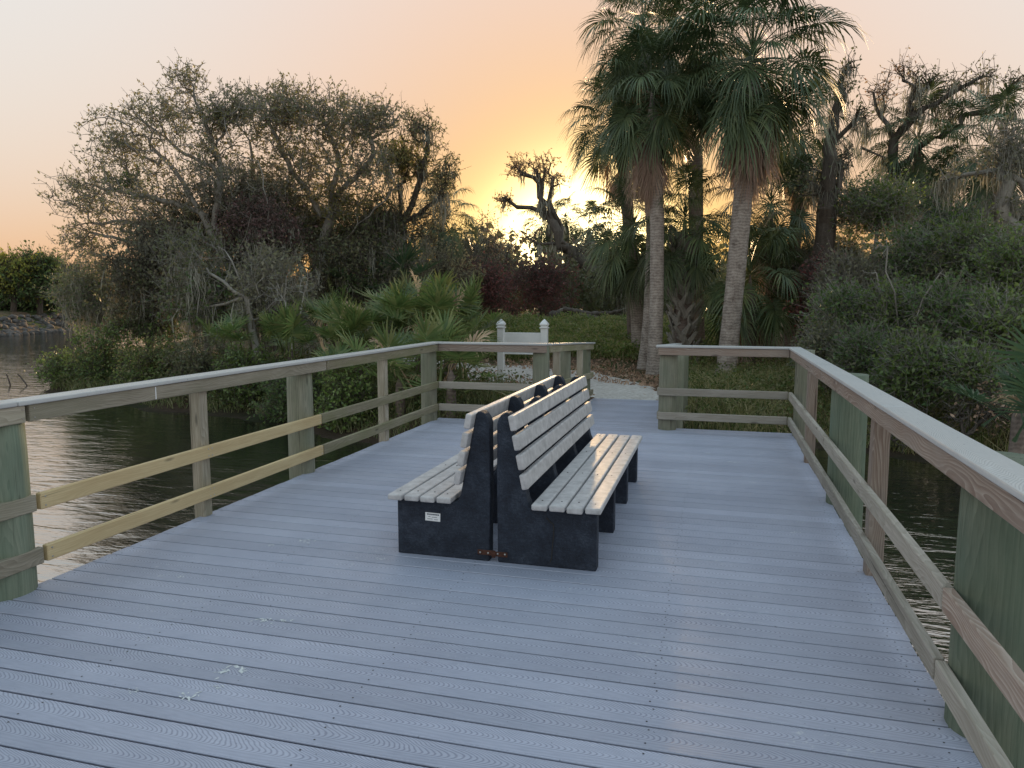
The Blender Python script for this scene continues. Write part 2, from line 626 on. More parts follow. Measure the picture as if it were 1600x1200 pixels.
def build_water():
    t = NT('creek_water')
    p = t.pos()
    # wind ripples run across the view
    cs = t.node('ShaderNodeMapping')
    t.l.new(p, cs.inputs['Vector'])
    cs.inputs['Rotation'].default_value = (0, 0, R(-28))
    cs.inputs['Scale'].default_value = (.55, 1.9, 1)
    r1 = t.noise(cs.outputs[0], 1.9, 3, .55, .6)
    r2 = t.noise(cs.outputs[0], 7.5, 3, .6, .4)
    r3 = t.noise(p, .35, 2, .5)
    h = t.math('MULTIPLY_ADD', r1, 1.0, t.math('MULTIPLY', r2, .28))
    h = t.math('MULTIPLY', h, t.math('MULTIPLY_ADD', r3, .7, .5))
    t.bump(h, .5, .05)
    t.p.inputs['IOR'].default_value = 1.36
    m = t.done((.010, .014, .011), .02, .6)
    gl = t.node('ShaderNodeBsdfGlossy')
    gl.inputs['Color'].default_value = (.9, .9, .88, 1)
    gl.inputs['Roughness'].default_value = .03
    t.l.new(t.p.inputs['Normal'].links[0].from_socket, gl.inputs['Normal'])
    mx = t.node('ShaderNodeMixShader')
    mx.inputs[0].default_value = .46
    t.l.new(t.p.outputs[0], mx.inputs[1])
    t.l.new(gl.outputs[0], mx.inputs[2])
    t.l.new(mx.outputs[0], t.out.inputs[0])
    V = [(-1500, -1500, WATER_Z), (1500, -1500, WATER_Z), (1500, 2500, WATER_Z), (-1500, 2500, WATER_Z)]
    o = link('water', np_mesh('water', V, [(0, 1, 2, 3)]), m)
    o['kind'] = 'structure'


build_water()


def build_path():
    """pale sand path that leaves the walkway and bends off to the left behind the sign"""
    pts = [(-1.32, 12.3, .62), (-1.35, 13.0, .66), (-1.75, 13.9, .85), (-2.6, 15.2, 1.35), (-4.0, 16.3, 1.6), (-6.0, 17.0, 1.5), (-8.5, 18.6, .9), (-11.0, 20.5, .8)]
    P = np.array(pts)
    s = np.linspace(0, len(P) - 1, 70)
    k = np.arange(len(P))
    cx, cy, w = (np.interp(s, k, P[:, i]) for i in range(3))
    ker = np.ones(9) / 9
    pad = lambda a: np.convolve(np.pad(a, 4, mode='edge'), ker, 'valid')
    cx, cy, w = pad(cx), pad(cy), pad(w)
    dx, dy = np.gradient(cx), np.gradient(cy)
    ln = np.hypot(dx, dy)
    nx_, ny_ = -dy / ln, dx / ln
    rng = np.random.default_rng(3)
    V, F = [], []
    m = 13
    for i in range(len(s)):
        for j in range(m):
            f = (j / (m - 1) * 2 - 1)
            ww = w[i] * (1 + .14 * math.sin(i * .9) + .1 * math.sin(i * 2.1 + 1)) if abs(f) > .9 else w[i]
            x, y = cx[i] + nx_[i] * f * ww, cy[i] + ny_[i] * f * ww
            z = gz(x, y) + .012 - (.03 if abs(f) > .99 else 0) + rng.uniform(-.004, .004)
            V.append((x, y, z))
    for i in range(len(s) - 1):
        for j in range(m - 1):
            a = i * m + j
            F.append((a, a + 1, a + m + 1, a + m))
    t = NT('pale_sand')
    p = t.pos()
    a, b = t.noise(p, 14, 5, .65), t.noise(p, 90, 3, .7)
    c = t.ramp(t.math('MULTIPLY_ADD', a, .6, t.math('MULTIPLY', b, .4)), [(.3, (.30, .25, .21)), (.52, (.56, .51, .47)), (.7, (.68, .64, .60))])
    t.bump(a, .5, .03)
    o = link('path', np_mesh('path', V, F, True), t.done(c, .95, .15))
    o['kind'] = 'structure'


build_path()

# ------------------------------------------------------------------ deck
PITCH_B = .145
X0, X1 = -3.585, .90
deck = empty('deck', (-1.3, 4.0, -.3), 'wide grey composite board deck over the creek, carrying the benches', 'deck')
b_me = board_mesh('board', X1 - X0, .1335)
yb = -1.6
while yb < 9.21:
    yc = yb + PITCH_B / 2
    o = link('board', b_me, M_DECK, deck, Matrix.Translation(((X0 + X1) / 2 + random.uniform(-.004, .004), yc, -.013 + random.uniform(-.0008, .0008))))
    yb += PITCH_B
DECK_END = yb
for x in (X0 + .06, -2.5, -1.35, -.2, X1 - .06):
    beam('joist', (x, -1.6, -.15), (x, DECK_END - .02, -.15), .045, .23, M_JOIST, deck, warp=0)
beam('rim_joist', (X0 + .03, DECK_END - .004, -.15), (X1 - .03, DECK_END - .004, -.15), .04, .235, M_JOIST, deck, warp=0)

# bird droppings and pale scuffs on the boards
M_LIME = plain('bird_lime', (.66, .68, .68), .9, .2, .2, 60)
_rs = random.Random(21)
for (x, y, sz) in ((-2.10, 3.02, .055), (-1.99, 3.05, .035), (-1.94, 2.55, .07), (-1.90, 2.42, .03), (-1.97, 2.33, .045), (-2.22, 2.30, .03), (-2.55, 4.15, .05), (-2.72, 4.02, .03), (-1.93, 3.98, .035), (-2.9, 3.4, .03),
                   (.2, 7.4, .05), (-.05, 7.8, .04), (.33, 6.6, .035), (.55, 5.2, .03), (.1, 2.6, .012), (-.35, 2.35, .012), (-.9, 2.2, .012), (.02, 3.4, .014), (-.2, 2.9, .012)):
    V, F = [], []
    for b in range(16 if sz > .02 else 1):
        cx, cy = x + _rs.gauss(0, sz * .55), y + _rs.gauss(0, sz * .32)
        r0, n = sz * _rs.uniform(.04, .17), 9
        k = len(V)
        ang = _rs.uniform(0, 3.14)
        for i in range(n):
            a = i / n * 6.283
            rr_ = r0 * _rs.uniform(.6, 1.3)
            ex, ey = rr_ * math.cos(a) * 1.7, rr_ * math.sin(a) * .7
            V.append((cx + ex * math.cos(ang) - ey * math.sin(ang), cy + ex * math.sin(ang) + ey * math.cos(ang), .0014 + b * .00008))
        F.append(tuple(range(k, k + n)))
    me = bpy.data.meshes.new('bird_lime')
    me.from_pydata(V, [], F)
    link('bird_lime', me, M_LIME, deck)['kind'] = 'stuff'

# fastener heads over the joists
sv_, sf_ = [], []
_rs = random.Random(5)
_y = -1.6 + PITCH_B / 2
while _y < DECK_END:
    for _x in (X0 + .06, -2.5, -1.35, -.2, X1 - .08):
        for _d in (-.042, .042):
            cx, cy, k = _x + _rs.uniform(-.012, .012), _y + _d + _rs.uniform(-.006, .006), len(sv_)
            for i in range(6):
                sv_.append((cx + .0042 * math.cos(i * 1.047), cy + .0042 * math.sin(i * 1.047), .0013))
            sf_.append(tuple(range(k, k + 6)))
    _y += PITCH_B
_me = bpy.data.meshes.new('screw_heads')
_me.from_pydata(sv_, [], sf_)
link('screw_heads', _me, M_SCREW, deck)['kind'] = 'stuff'

# ramp down to the bank
RX0, RX1, RY1, RZ1 = -2.02, -.66, 12.75, -.10
ramp = empty('walkway_ramp', (-1.35, 11, -.3), 'narrow composite board walkway from the deck down to the sandy path', 'walkway')
r_me = board_mesh('board', RX1 - RX0, .1335)
nb = int((RY1 - DECK_END) / PITCH_B)
slope = math.atan2(RZ1, RY1 - DECK_END)
for i in range(nb):
    y = DECK_END + (i + .5) * PITCH_B
    link('board', r_me, M_DECK, ramp, Matrix.Translation(((RX0 + RX1) / 2, y, -.013 + (y - DECK_END) * math.tan(slope))) @ Matrix.Rotation(slope, 4, 'X'))
for x in (RX0 + .05, RX1 - .05):
    beam('joist', (x, DECK_END + .03, -.13), (x, RY1 - .05, -.13 + RZ1), .045, .19, M_JOIST, ramp, warp=0)

# ------------------------------------------------------------------ railings
ZC0, ZC1 = 1.012, 1.038      # cap
ZR = (.92, 1.010)            # top rim board
ZU = (.43, .52)              # upper rail
ZL = (.135, .225)            # lower rail


def screws(parent, pts, n):
    """little fastener heads proud of a face, n = outward normal"""
    n = Vector(n)
    for p in pts:
        bm = bmesh.new()
        bmesh.ops.create_cone(bm, cap_ends=True, segments=8, radius1=.0055, radius2=.004, depth=.003)
        me = bm_mesh('screw', bm)
        Q = n.to_track_quat('Z', 'Y').to_matrix().to_4x4()
        link('screw', me, M_BOLT, parent, Matrix.Translation(Vector(p) + n * .0015) @ Q)


def side_rail(root, xin, sgn, runs, mats):
    """rails along Y. xin = inner face of rails, sgn=+1 when the outside is at larger x.
    runs: list of (y0, y1, z0, z1, mat, name)"""
    for (y0, y1, z0, z1, m, nm) in runs:
        beam(nm, (xin + sgn * .019, y0 + .002, (z0 + z1) / 2), (xin + sgn * .019, y1 - .002, (z0 + z1) / 2), .038, z1 - z0, m, root)


# left railing
XL = -3.507
rl = empty('railing', (-3.6, 5.9, 0), 'long weathered timber railing with two new yellow pine rails, beside the open water', 'railing')
for y in (-.2, 2.97, 5.93):
    piling('piling', XL - .038 - .105 if y > 5 else XL - .038 - .12, y, -1.9, 1.0, .115 if y > 5 else .155, M_PILEG if y < 5 else M_PILE, rl)
piling('piling', XL - .038 - .105, 9.07, -1.9, 1.0, .105, M_PILE, rl)
for y in (1.4, 4.49, 7.55):
    beam('post', (XL - .038 - .046, y, -.5), (XL - .038 - .046, y, 1.0), .09, .09, M_OLD, rl, up=(0, 1, 0), bev=.006)
side_rail(rl, XL, -1, [
    (-1.2, 3.04, *ZR, M_OLD, 'rim_board'), (3.06, 6.17, *ZR, M_OLD, 'rim_board'), (6.18, 9.10, *ZR, M_MOSSY, 'rim_board'),
    (-1.2, 3.07, *ZU, M_OLD, 'rail'), (3.09, 6.06, *ZU, M_NEW, 'rail'), (6.07, 9.06, *ZU, M_MOSSY, 'rail'),
    (-1.2, 3.09, *ZL, M_OLD, 'rail'), (3.11, 6.08, *ZL, M_NEW, 'rail'), (6.09, 9.06, *ZL, M_MOSSY, 'rail')], None)
for y0, y1 in ((-1.2, 2.985), (2.99, 6.14), (6.145, 9.03)):
    beam('cap_board', (XL - .055, y0, (ZC0 + ZC1) / 2), (XL - .055, y1, (ZC0 + ZC1) / 2), .14, ZC1 - ZC0, M_CAP, rl, bev=.007, warp=.0008, seg=2)
sp = []
for z0, z1, ys in ((*ZR, (3.02, 3.09, 6.15, 6.21)), (*ZU, (3.12, 4.47, 4.51, 6.03)), (*ZL, (3.14, 4.47, 4.51, 6.05))):
    for y in ys:
        sp += [(XL, y, z0 + .02), (XL, y, z1 - .02)]
screws(rl, sp, (1, 0, 0))
beam('stain_streak', (XL + .0012, 3.98, .925), (XL + .0012, 3.98, 1.005), .008, .002, M_WHITE, rl, up=(1, 0, 0), bev=0, warp=.0005)

# right railing
XR = .822
rr = empty('railing', (1.0, 5.9, 0), 'weathered railing with bold reddish grain and green pilings, along the bushy side', 'railing')
for y, m in ((-.2, M_PILEG), (2.93, M_PILEG), (6.10, M_PILEG), (9.12, M_PILE)):
    piling('piling', XR + .038 + .135, y, -1.9, 1.006, .135 if y < 9 else .105, m, rr)
for y in (1.4, 4.51, 7.60):
    beam('post', (XR + .038 + .046, y, -.5), (XR + .038 + .046, y, 1.0), .09, .09, M_OLDR, rr, up=(0, 1, 0), bev=.006)
side_rail(rr, XR, 1, [
    (-1.2, 1.50, *ZR, M_OLDR, 'rim_board'), (1.51, 6.42, *ZR, M_OLDR, 'rim_board'), (6.43, 9.10, *ZR, M_OLDR, 'rim_board'),
    (-1.2, 2.92, *ZU, M_OLDR, 'rail'), (2.93, 6.06, *ZU, M_RAIL, 'rail'), (6.07, 9.04, *ZU, M_RAIL, 'rail'),
    (-1.2, 2.96, *ZL, M_RAIL, 'rail'), (2.97, 6.02, *ZL, M_RAIL, 'rail'), (6.03, 9.04, *ZL, M_RAIL, 'rail')], None)
for y0, y1 in ((-1.2, 4.0), (4.005, 9.03)):
    beam('cap_board', (XR + .055, y0, (ZC0 + ZC1) / 2), (XR + .055, y1, (ZC0 + ZC1) / 2), .14, ZC1 - ZC0, M_CAP, rr, bev=.007, warp=.0008, seg=2)

# far railing, left and right of the walkway
YF = 9.045
rf = empty('railing', (-2.8, 9.1, 0), 'short far railing left of the walkway, behind the double bench', 'railing')
piling('piling', -2.155, YF + .145, -1.9, 1.0, .11, M_PILE, rf)
for z, m, nm in ((ZR, M_OLDR, 'rim_board'), (ZU, M_RAIL, 'rail'), (ZL, M_RAIL, 'rail')):
    beam(nm, (XL + .003, YF + .019, sum(z) / 2), (-2.055, YF + .019, sum(z) / 2), .038, z[1] - z[0], m, rf)
beam('cap_board', (XL - .125, YF + .055, (ZC0 + ZC1) / 2), (-2.05, YF + .055, (ZC0 + ZC1) / 2), .14, ZC1 - ZC0, M_CAP, rf, bev=.007, warp=.0008, seg=2)

rg = empty('railing', (.1, 9.1, 0), 'short far railing right of the walkway, in front of the tall palms', 'railing')
piling('piling', -.555, YF + .145, -1.9, 1.0, .11, M_PILE, rg)
for z, m, nm in ((ZR, M_OLDR, 'rim_board'), (ZU, M_RAIL, 'rail'), (ZL, M_RAIL, 'rail')):
    beam(nm, (-.668, YF + .019, sum(z) / 2), (XR - .003, YF + .019, sum(z) / 2), .038, z[1] - z[0], m, rg)
beam('cap_board', (-.70, YF + .055, (ZC0 + ZC1) / 2), (XR + .125, YF + .055, (ZC0 + ZC1) / 2), .14, ZC1 - ZC0, M_CAP, rg, bev=.007, warp=.0008, seg=2)

# walkway railings, stepping down with the ramp
def ramp_rail(root, xin, sgn, posts, y0, y1, m_rim, m_rail):
    dz = lambda y: -.17 * (y - 9.1) / 3.6
    for z, m, nm in ((ZR, m_rim, 'rim_board'), (ZU, m_rail, 'rail'), (ZL, m_rail, 'rail')):
        zc = sum(z) / 2
        beam(nm, (xin + sgn * .019, y0, zc + dz(y0)), (xin + sgn * .019, y1, zc + dz(y1)), .038, z[1] - z[0], m, root)
    zc = (ZC0 + ZC1) / 2
    beam('cap_board', (xin + sgn * .055, y0, zc + dz(y0)), (xin + sgn * .055, y1 + .08, zc + dz(y1 + .08)), .14, ZC1 - ZC0, M_CAP, root, bev=.006, seg=2)
    for y, kind in posts:
        if kind == 'r':
            piling('piling', xin + sgn * (.038 + .105), y, -1.6, .985 + dz(y), .105, M_PILE, root)
        else:
            beam('post', (xin + sgn * (.038 + .046), y, -.5), (xin + sgn * (.038 + .046), y, .99 + dz(y)), .09, .09, M_OLD, root, up=(0, 1, 0), bev=.006)


wl = empty('railing', (-2.1, 11, -.1), 'narrow mossy railing on the left of the walkway leading to the path', 'railing')
ramp_rail(wl, -2.03, -1, ((9.95, 's'), (10.75, 'r'), (11.75, 's'), (12.52, 'r')), 9.20, 12.62, M_MOSSY, M_MOSSY)
wr = empty('railing', (-.6, 11, -.1), 'railing on the right of the walkway, hidden behind the green corner piling', 'railing')
ramp_rail(wr, -.68, 1, ((10.75, 'r'), (12.52, 'r')), 9.10, 12.62, M_OLD, M_RAIL)

# ------------------------------------------------------------------ benches
def bench(name, xb, sgn, label, seed):
    """xb = plane of the back, sgn = direction the sitter faces along X"""
    root = empty(name, (xb + sgn * .3, 5.25, 0), label, 'bench', 'back to back benches')
    prof = [(.006, 0), (.600, 0), (.600, .350), (.205, .352), (.186, .40), (.084, .896), (.074, .908), (.052, .910), (.030, .898), (.012, .872), (.002, .84), (.0, .45)]
    prof = [(sgn * a, z) for a, z in prof]
    if sgn < 0:
        prof = prof[::-1]
    me = prism_mesh('support', prof, .085, .007)
    for y in (4.155, 4.90, 5.655, 6.365):
        link('support', me, M_BLACK, root, Matrix.Translation((xb, y, 0)))
    sl = box_mesh('seat_slat', 2.42, .092, .036, .009, 2)
    rng = random.Random(seed)
    for i in range(4):
        a = .632 - .046 - i * .1045
        link('seat_slat', sl, M_SLAT, root, Matrix.Translation((xb + sgn * a, 5.255 + rng.uniform(-.008, .008), .371 + rng.uniform(-.001, .001))) @ Matrix.Rotation(math.pi / 2, 4, 'Z'))
    bl = box_mesh('back_slat', 2.42, .040, .09, .009, 2)
    ang = math.atan2(.102, .496)
    for i in range(4):
        z = .858 - i * .1135
        a = .186 - (z - .40) * .102 / .496 + .021
        Mx = Matrix.Translation((xb + sgn * a, 5.255 + rng.uniform(-.008, .008), z)) @ Matrix.Rotation(-sgn * ang, 4, 'Y') @ Matrix.Rotation(math.pi / 2, 4, 'Z')
        link('back_slat', bl, M_SLAT, root, Mx)
    # screw dimples in the slats over each support
    bm = bmesh.new()
    bmesh.ops.create_cone(bm, cap_ends=True, segments=8, radius1=.006, radius2=.005, depth=.002)
    sm = bm_mesh('screw', bm)
    for y in (4.155, 4.90, 5.655, 6.365):
        for i in range(4):
            a = .632 - .046 - i * .1045
            link('screw', sm, M_SCREW, root, Matrix.Translation((xb + sgn * (a + rng.uniform(-.01, .01)), y + rng.uniform(-.012, .012), .3902)))
    return root


bl = bench('bench', -1.274, -1, 'left bench of the back to back pair, white maker plate on its black end', 1)
br = bench('bench', -1.232, 1, 'right bench of the back to back pair, its black end cracked', 2)
plate = link('maker_plate', box_mesh('maker_plate', .098, .002, .052, .0006), M_WHITE, bl, Matrix.Translation((-1.640, 4.1115, .247)) @ Matrix.Rotation(R(1.5), 4, 'Y'))
rng = random.Random(4)
xx = -1.677
while xx < -1.603:
    w_ = rng.uniform(.005, .009)
    link('print_mark', box_mesh('print_mark', w_, .0006, .0075, 0), M_PRINT, plate, Matrix.Translation((xx + w_ / 2, 4.1101, .2625 - (xx + 1.64) * .026)))
    xx += w_ + .0022
for z, a, b in ((.249, -1.668, -1.655), (.246, -1.645, -1.612), (.234, -1.675, -1.640), (.231, -1.630, -1.606)):
    link('print_mark', box_mesh('print_mark', b - a, .0006, .0022, 0), M_PRINT, plate, Matrix.Translation(((a + b) / 2, 4.1101, z)))
# crack seam down the right bench's end
ck = [(-.93, .30), (-.905, .275), (-.885, .262), (-.883, .20), (-.892, .12), (-.895, .06), (-.905, .03)]
for (xa, za), (xc, zc) in zip(ck[:-1], ck[1:]):
    beam('crack', (xa, 4.112, za), (xc, 4.112, zc), .004, .008, M_DARK, br, up=(0, 1, 0), bev=0, warp=0)
hg = empty('hinge', (-1.25, 4.10, .05), 'rusty steel hinge strap joining the two bench ends near the deck', 'hinge')
for xa, xb_ in ((-1.352, -1.262), (-1.240, -1.165)):
    link('strap', box_mesh('strap', xb_ - xa, .004, .030, .001), M_RUST, hg, Matrix.Translation(((xa + xb_) / 2, 4.1095, .055 - .004 * (xa > -1.3))))
link('pin', box_mesh('pin', .024, .010, .045, .004, 2), M_RUST, hg, Matrix.Translation((-1.251, 4.108, .05)))
for x in (-1.335, -1.285, -1.225, -1.18):
    bm = bmesh.new()
    bmesh.ops.create_uvsphere(bm, u_segments=10, v_segments=6, radius=.0065)
    link('bolt', bm_mesh('bolt', bm, True), M_BOLT, hg, Matrix.Translation((x, 4.107, .054)))

# ------------------------------------------------------------------ white sign beside the path
SY = 14.75
sg = empty('sign', (-3.86, SY, -.12), 'white vinyl notice board on two pointed posts, seen from behind', 'sign')
pcx = [at(783, 540, SY).x, at(850.5, 540, SY).x]
ztop = at(800, 513, SY).z
pm = box_mesh('post', ztop + .25, .135, .135, .008, 2)
for x in pcx:
    link('post', pm, M_WHITE, sg, Matrix.Translation((x, SY, (ztop - .25) / 2)) @ Matrix.Rotation(-math.pi / 2, 4, 'Y'))
    # gothic cap: flared collar, neck and pointed top
    prof = [(.072, 0), (.082, .012), (.082, .028), (.058, .036), (.062, .05), (.080, .075), (.078, .095), (.058, .130), (.030, .165), (.008, .19), (.0, .195)]
    V, F = [], []
    for r_, z in prof:
        r_ *= 1.05
        for sx, sy in ((-1, -1), (1, -1), (1, 1), (-1, 1)):
            V.append((x + sx * r_, SY + sy * r_, ztop + z))
    for j in range(len(prof) - 1):
        for i in range(4):
            a, b = j * 4 + i, j * 4 + (i + 1) % 4
            F.append((a, b, b + 4, a + 4))
    me = bpy.data.meshes.new('post_cap')
    me.from_pydata(V, [], F)
    link('post_cap', me, M_WHITE, sg)
pt, pb = at(800, 519.5, SY).z, at(800, 551, SY).z
pw = pcx[1] - pcx[0] - .135
link('panel', box_mesh('panel', pw, .045, pt - pb, .004), M_WHITE, sg, Matrix.Translation((sum(pcx) / 2, SY, (pt + pb) / 2)))
link('panel_rail', box_mesh('panel_rail', pw, .06, .03, .003), M_WHITE, sg, Matrix.Translation((sum(pcx) / 2, SY, pb - .016)))

#VEG
# ------------------------------------------------------------------ vegetation: materials
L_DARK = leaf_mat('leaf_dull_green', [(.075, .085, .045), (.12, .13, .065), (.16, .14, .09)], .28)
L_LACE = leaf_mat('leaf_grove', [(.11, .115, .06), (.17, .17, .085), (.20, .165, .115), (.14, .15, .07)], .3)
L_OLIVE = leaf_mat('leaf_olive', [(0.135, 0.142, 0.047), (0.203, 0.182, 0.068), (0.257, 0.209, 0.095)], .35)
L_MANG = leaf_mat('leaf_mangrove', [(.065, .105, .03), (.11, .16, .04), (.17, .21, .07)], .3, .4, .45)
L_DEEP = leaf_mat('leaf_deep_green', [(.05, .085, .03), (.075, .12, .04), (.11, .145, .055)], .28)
L_GREY = leaf_mat('leaf_grey_green', [(.13, .125, .085), (.18, .165, .12), (.15, .155, .09)], .25, .8)
L_RED = leaf_mat('leaf_dead_red', [(0.135, 0.047, 0.051), (0.216, 0.081, 0.078), (0.176, 0.095, 0.088)], .25, .8)
L_PLUM = leaf_mat('leaf_dead_plum', [(.075, .042, .042), (.115, .068, .066), (.10, .08, .068)], .2, .8)
L_RUST = leaf_mat('leaf_pinkish', [(0.270, 0.149, 0.115), (0.216, 0.149, 0.101), (0.162, 0.149, 0.081)], .45, .8)
L_YELLOW = leaf_mat('leaf_yellow_green', [(0.189, 0.203, 0.041), (0.297, 0.270, 0.061), (0.162, 0.216, 0.054)], .35)
L_PALM = leaf_mat('frond_green', [(.05, .075, .035), (.075, .105, .045), (.11, .135, .06)], .12, .45, .4)
L_PALMD = leaf_mat('frond_dead', [(0.284, 0.203, 0.155), (0.405, 0.304, 0.243), (0.338, 0.230, 0.203)], .2, .8)
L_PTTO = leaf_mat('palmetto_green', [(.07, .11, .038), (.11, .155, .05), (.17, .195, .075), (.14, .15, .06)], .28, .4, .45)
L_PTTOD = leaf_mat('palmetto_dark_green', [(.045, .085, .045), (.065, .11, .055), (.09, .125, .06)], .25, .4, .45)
L_PTTOB = leaf_mat('palmetto_browned', [(0.405, 0.284, 0.176), (0.513, 0.378, 0.257), (0.351, 0.230, 0.162)], .25, .7)
L_MOSS = leaf_mat('spanish_moss', [(0.194, 0.186, 0.154), (0.276, 0.268, 0.227), (0.227, 0.211, 0.186)], .2, .9)
L_GRASS = leaf_mat('grass_blade', [(.06, .085, .025), (.10, .13, .038), (.16, .165, .065), (.22, .19, .11)], .3)
L_SEDGE = leaf_mat('sedge_blade', [(.085, .10, .045), (.14, .15, .07), (.20, .19, .11)], .3)
L_STRAW = leaf_mat('straw_blade', [(0.297, 0.257, 0.121), (0.405, 0.338, 0.203), (0.216, 0.230, 0.095)], .3)
L_WEED = leaf_mat('weed_leaf', [(.055, .085, .022), (.095, .135, .038), (.15, .16, .06), (.19, .17, .09)], .3)
L_LITTER = leaf_mat('fallen_leaf', [(0.270, 0.162, 0.108), (0.432, 0.297, 0.216), (0.176, 0.108, 0.074)], .1, .9)
B_GREY = bark_mat('bark_grey', (.36, .33, .29), (.15, .135, .12))
B_DARK = bark_mat('bark_dark', (.15, .125, .105), (.05, .042, .036))
B_PALE = bark_mat('bark_pale_twig', (.42, .39, .35), (.22, .20, .175))
B_PALM = bark_mat('palm_trunk', (.46, .395, .35), (.135, .105, .09), 7, .8, 5.0)
B_PALMD = bark_mat('palm_trunk_dark', (.25, .195, .165), (.10, .075, .065), 5, .6, 5.0)
B_BOOT = bark_mat('palm_boot', (.40, .37, .33), (.17, .15, .13), 8, .5)


# ------------------------------------------------------------------ vegetation: generators
def unit(v):
    return v / np.maximum(np.linalg.norm(v, axis=-1, keepdims=True), 1e-9)


def tube_segments(A, B, ra, rb, dA, dB, k):
    m = len(A)
    if m == 0:
        return np.zeros((0, 3)), np.zeros((0, 4), int)
    ref = np.array([.83, .43, .21])

    def ring(C, r, d):
        u = unit(np.cross(d, ref))
        w = np.cross(d, u)
        a = np.arange(k) / k * 2 * np.pi
        return C[:, None] + r[:, None, None] * (np.cos(a)[None, :, None] * u[:, None] + np.sin(a)[None, :, None] * w[:, None])
    V = np.concatenate([ring(A, ra, dA), ring(B, rb, dB)], 1).reshape(-1, 3)
    i = np.arange(k)
    f = np.stack([i, (i + 1) % k, (i + 1) % k + k, i + k], -1)
    F = (np.arange(m) * 2 * k)[:, None, None] + f[None]
    return V, F.reshape(-1, 4)


class Plant:
    """branch skeleton grown towards target points"""

    def __init__(s, seed, cap=40000):
        s.rng = np.random.default_rng(seed)
        s.P = np.zeros((cap, 3))
        s.par = np.full(cap, -1, int)
        s.L = np.zeros(cap)
        s.n = 0

    def add(s, p, par):
        i = s.n
        s.P[i] = p
        s.par[i] = par
        s.L[i] = s.L[par] + np.linalg.norm(s.P[i] - s.P[par]) if par >= 0 else 0
        s.n += 1
        return i

    def line(s, pts, seg=.3, jit=.05, root=False):
        pts = np.array([tuple(p) for p in pts], float)
        # smooth the polyline a little
        d = np.r_[0, np.cumsum(np.linalg.norm(np.diff(pts, axis=0), axis=1))]
        m = max(3, int(d[-1] / seg))
        t = np.linspace(0, d[-1], m)
        q = np.stack([np.interp(t, d, pts[:, k]) for k in range(3)], -1)
        if m > 5:
            q[1:-1] = (q[:-2] + 2 * q[1:-1] + q[2:]) / 4
        q[1:] += s.rng.normal(0, jit, (m - 1, 3)) * .6
        if root or s.n == 0:
            i = s.add(q[0], -1)
        else:
            i = int(np.argmin(((s.P[:s.n] - q[0]) ** 2).sum(1)))
        for p in q[1:]:
            i = s.add(p, i)
        return i

    def reach(s, T, seg=.35, jit=.10, bf=.35, sag=0.0):
        T = np.asarray(T)
        d0 = np.min(((T[:, None, :] - s.P[None, :s.n:max(1, s.n // 150)]) ** 2).sum(2), 1)
        tips = []
        for t in T[np.argsort(d0 * s.rng.uniform(.7, 1.3, len(T)))]:
            d = np.sqrt(((s.P[:s.n] - t) ** 2).sum(1))
            i = int(np.argmin(d + bf * s.L[:s.n]))
            dist = d[i]
            m = max(1, int(math.ceil(dist / seg)))
            a = s.P[i].copy()
            for k in range(1, m + 1):
                f = k / m
                p = a + (t - a) * f
                if k < m:
                    p = p + s.rng.normal(0, jit, 3) * min(1, dist) + np.array([0, 0, sag * math.sin(math.pi * f) * dist])
                i = s.add(p, i)
            tips.append(i)
        return np.array(tips)

    def radii(s, R0, tip=.004):
        n = s.n
        par = s.par[:n]
        cnt = np.zeros(n)
        kids = np.zeros(n, int)
        np.add.at(kids, par[par >= 0], 1)
        cnt[kids == 0] = 1
        for i in range(n - 1, 0, -1):
            if par[i] >= 0:
                cnt[par[i]] += cnt[i]
        s.cnt = cnt
        mx = cnt.max()
        e = math.log(R0 / tip) / max(math.log(mx), .5)
        taper = 1
        s.r = tip * cnt ** e * taper
        return s.r

    def meshes(s, name, thick=.03):
        n = s.n
        idx = np.arange(n)[s.par[:n] >= 0]
        pa = s.par[idx]
        d = np.zeros((n, 3))
        d[idx] = unit(s.P[idx] - s.P[pa])
        roots = np.arange(n)[s.par[:n] < 0]
        main = np.full(n, -1)
        order = idx[np.argsort(s.cnt[idx], kind='stable')]
        main[s.par[order]] = order
        for r_ in roots:
            if main[r_] >= 0: d[r_] = d[main[r_]]
        is_main = main[pa] == idx
        dA = np.where(is_main[:, None], d[pa], d[idx])
        rA = np.where(is_main, s.r[pa], np.minimum(s.r[idx] * 1.15, s.r[pa]))
        rB = s.r[idx]
        out = []
        for sel, k in ((rB >= thick, 8), (rB < thick, 3)):
            V, F = tube_segments(s.P[pa][sel], s.P[idx][sel], rA[sel], rB[sel], dA[sel], d[idx][sel], k)
            out.append((V, F))
        return out


def leaf_quads(C, size, rng, aspect=.5, down=0.0, flat=0.0):
    """folded leaf-shaped quads at points C"""
    m = len(C)
    d = rng.normal(0, 1, (m, 3))
    d[:, 2] -= down
    d = unit(d)
    s_ = rng.normal(0, 1, (m, 3))
    s_[:, 2] *= (1 - flat)
    s_ = unit(np.cross(d, s_))
    n = np.cross(d, s_)
    L = size * rng.uniform(.6, 1.25, (m, 1))
    W = L * aspect
    V = np.stack([C, C + d * L * .45 + s_ * W * .5 + n * W * .12, C + d * L, C + d * L * .45 - s_ * W * .5 + n * W * .12], 1).reshape(-1, 3)
    F = np.arange(m * 4).reshape(-1, 4)
    return V, F


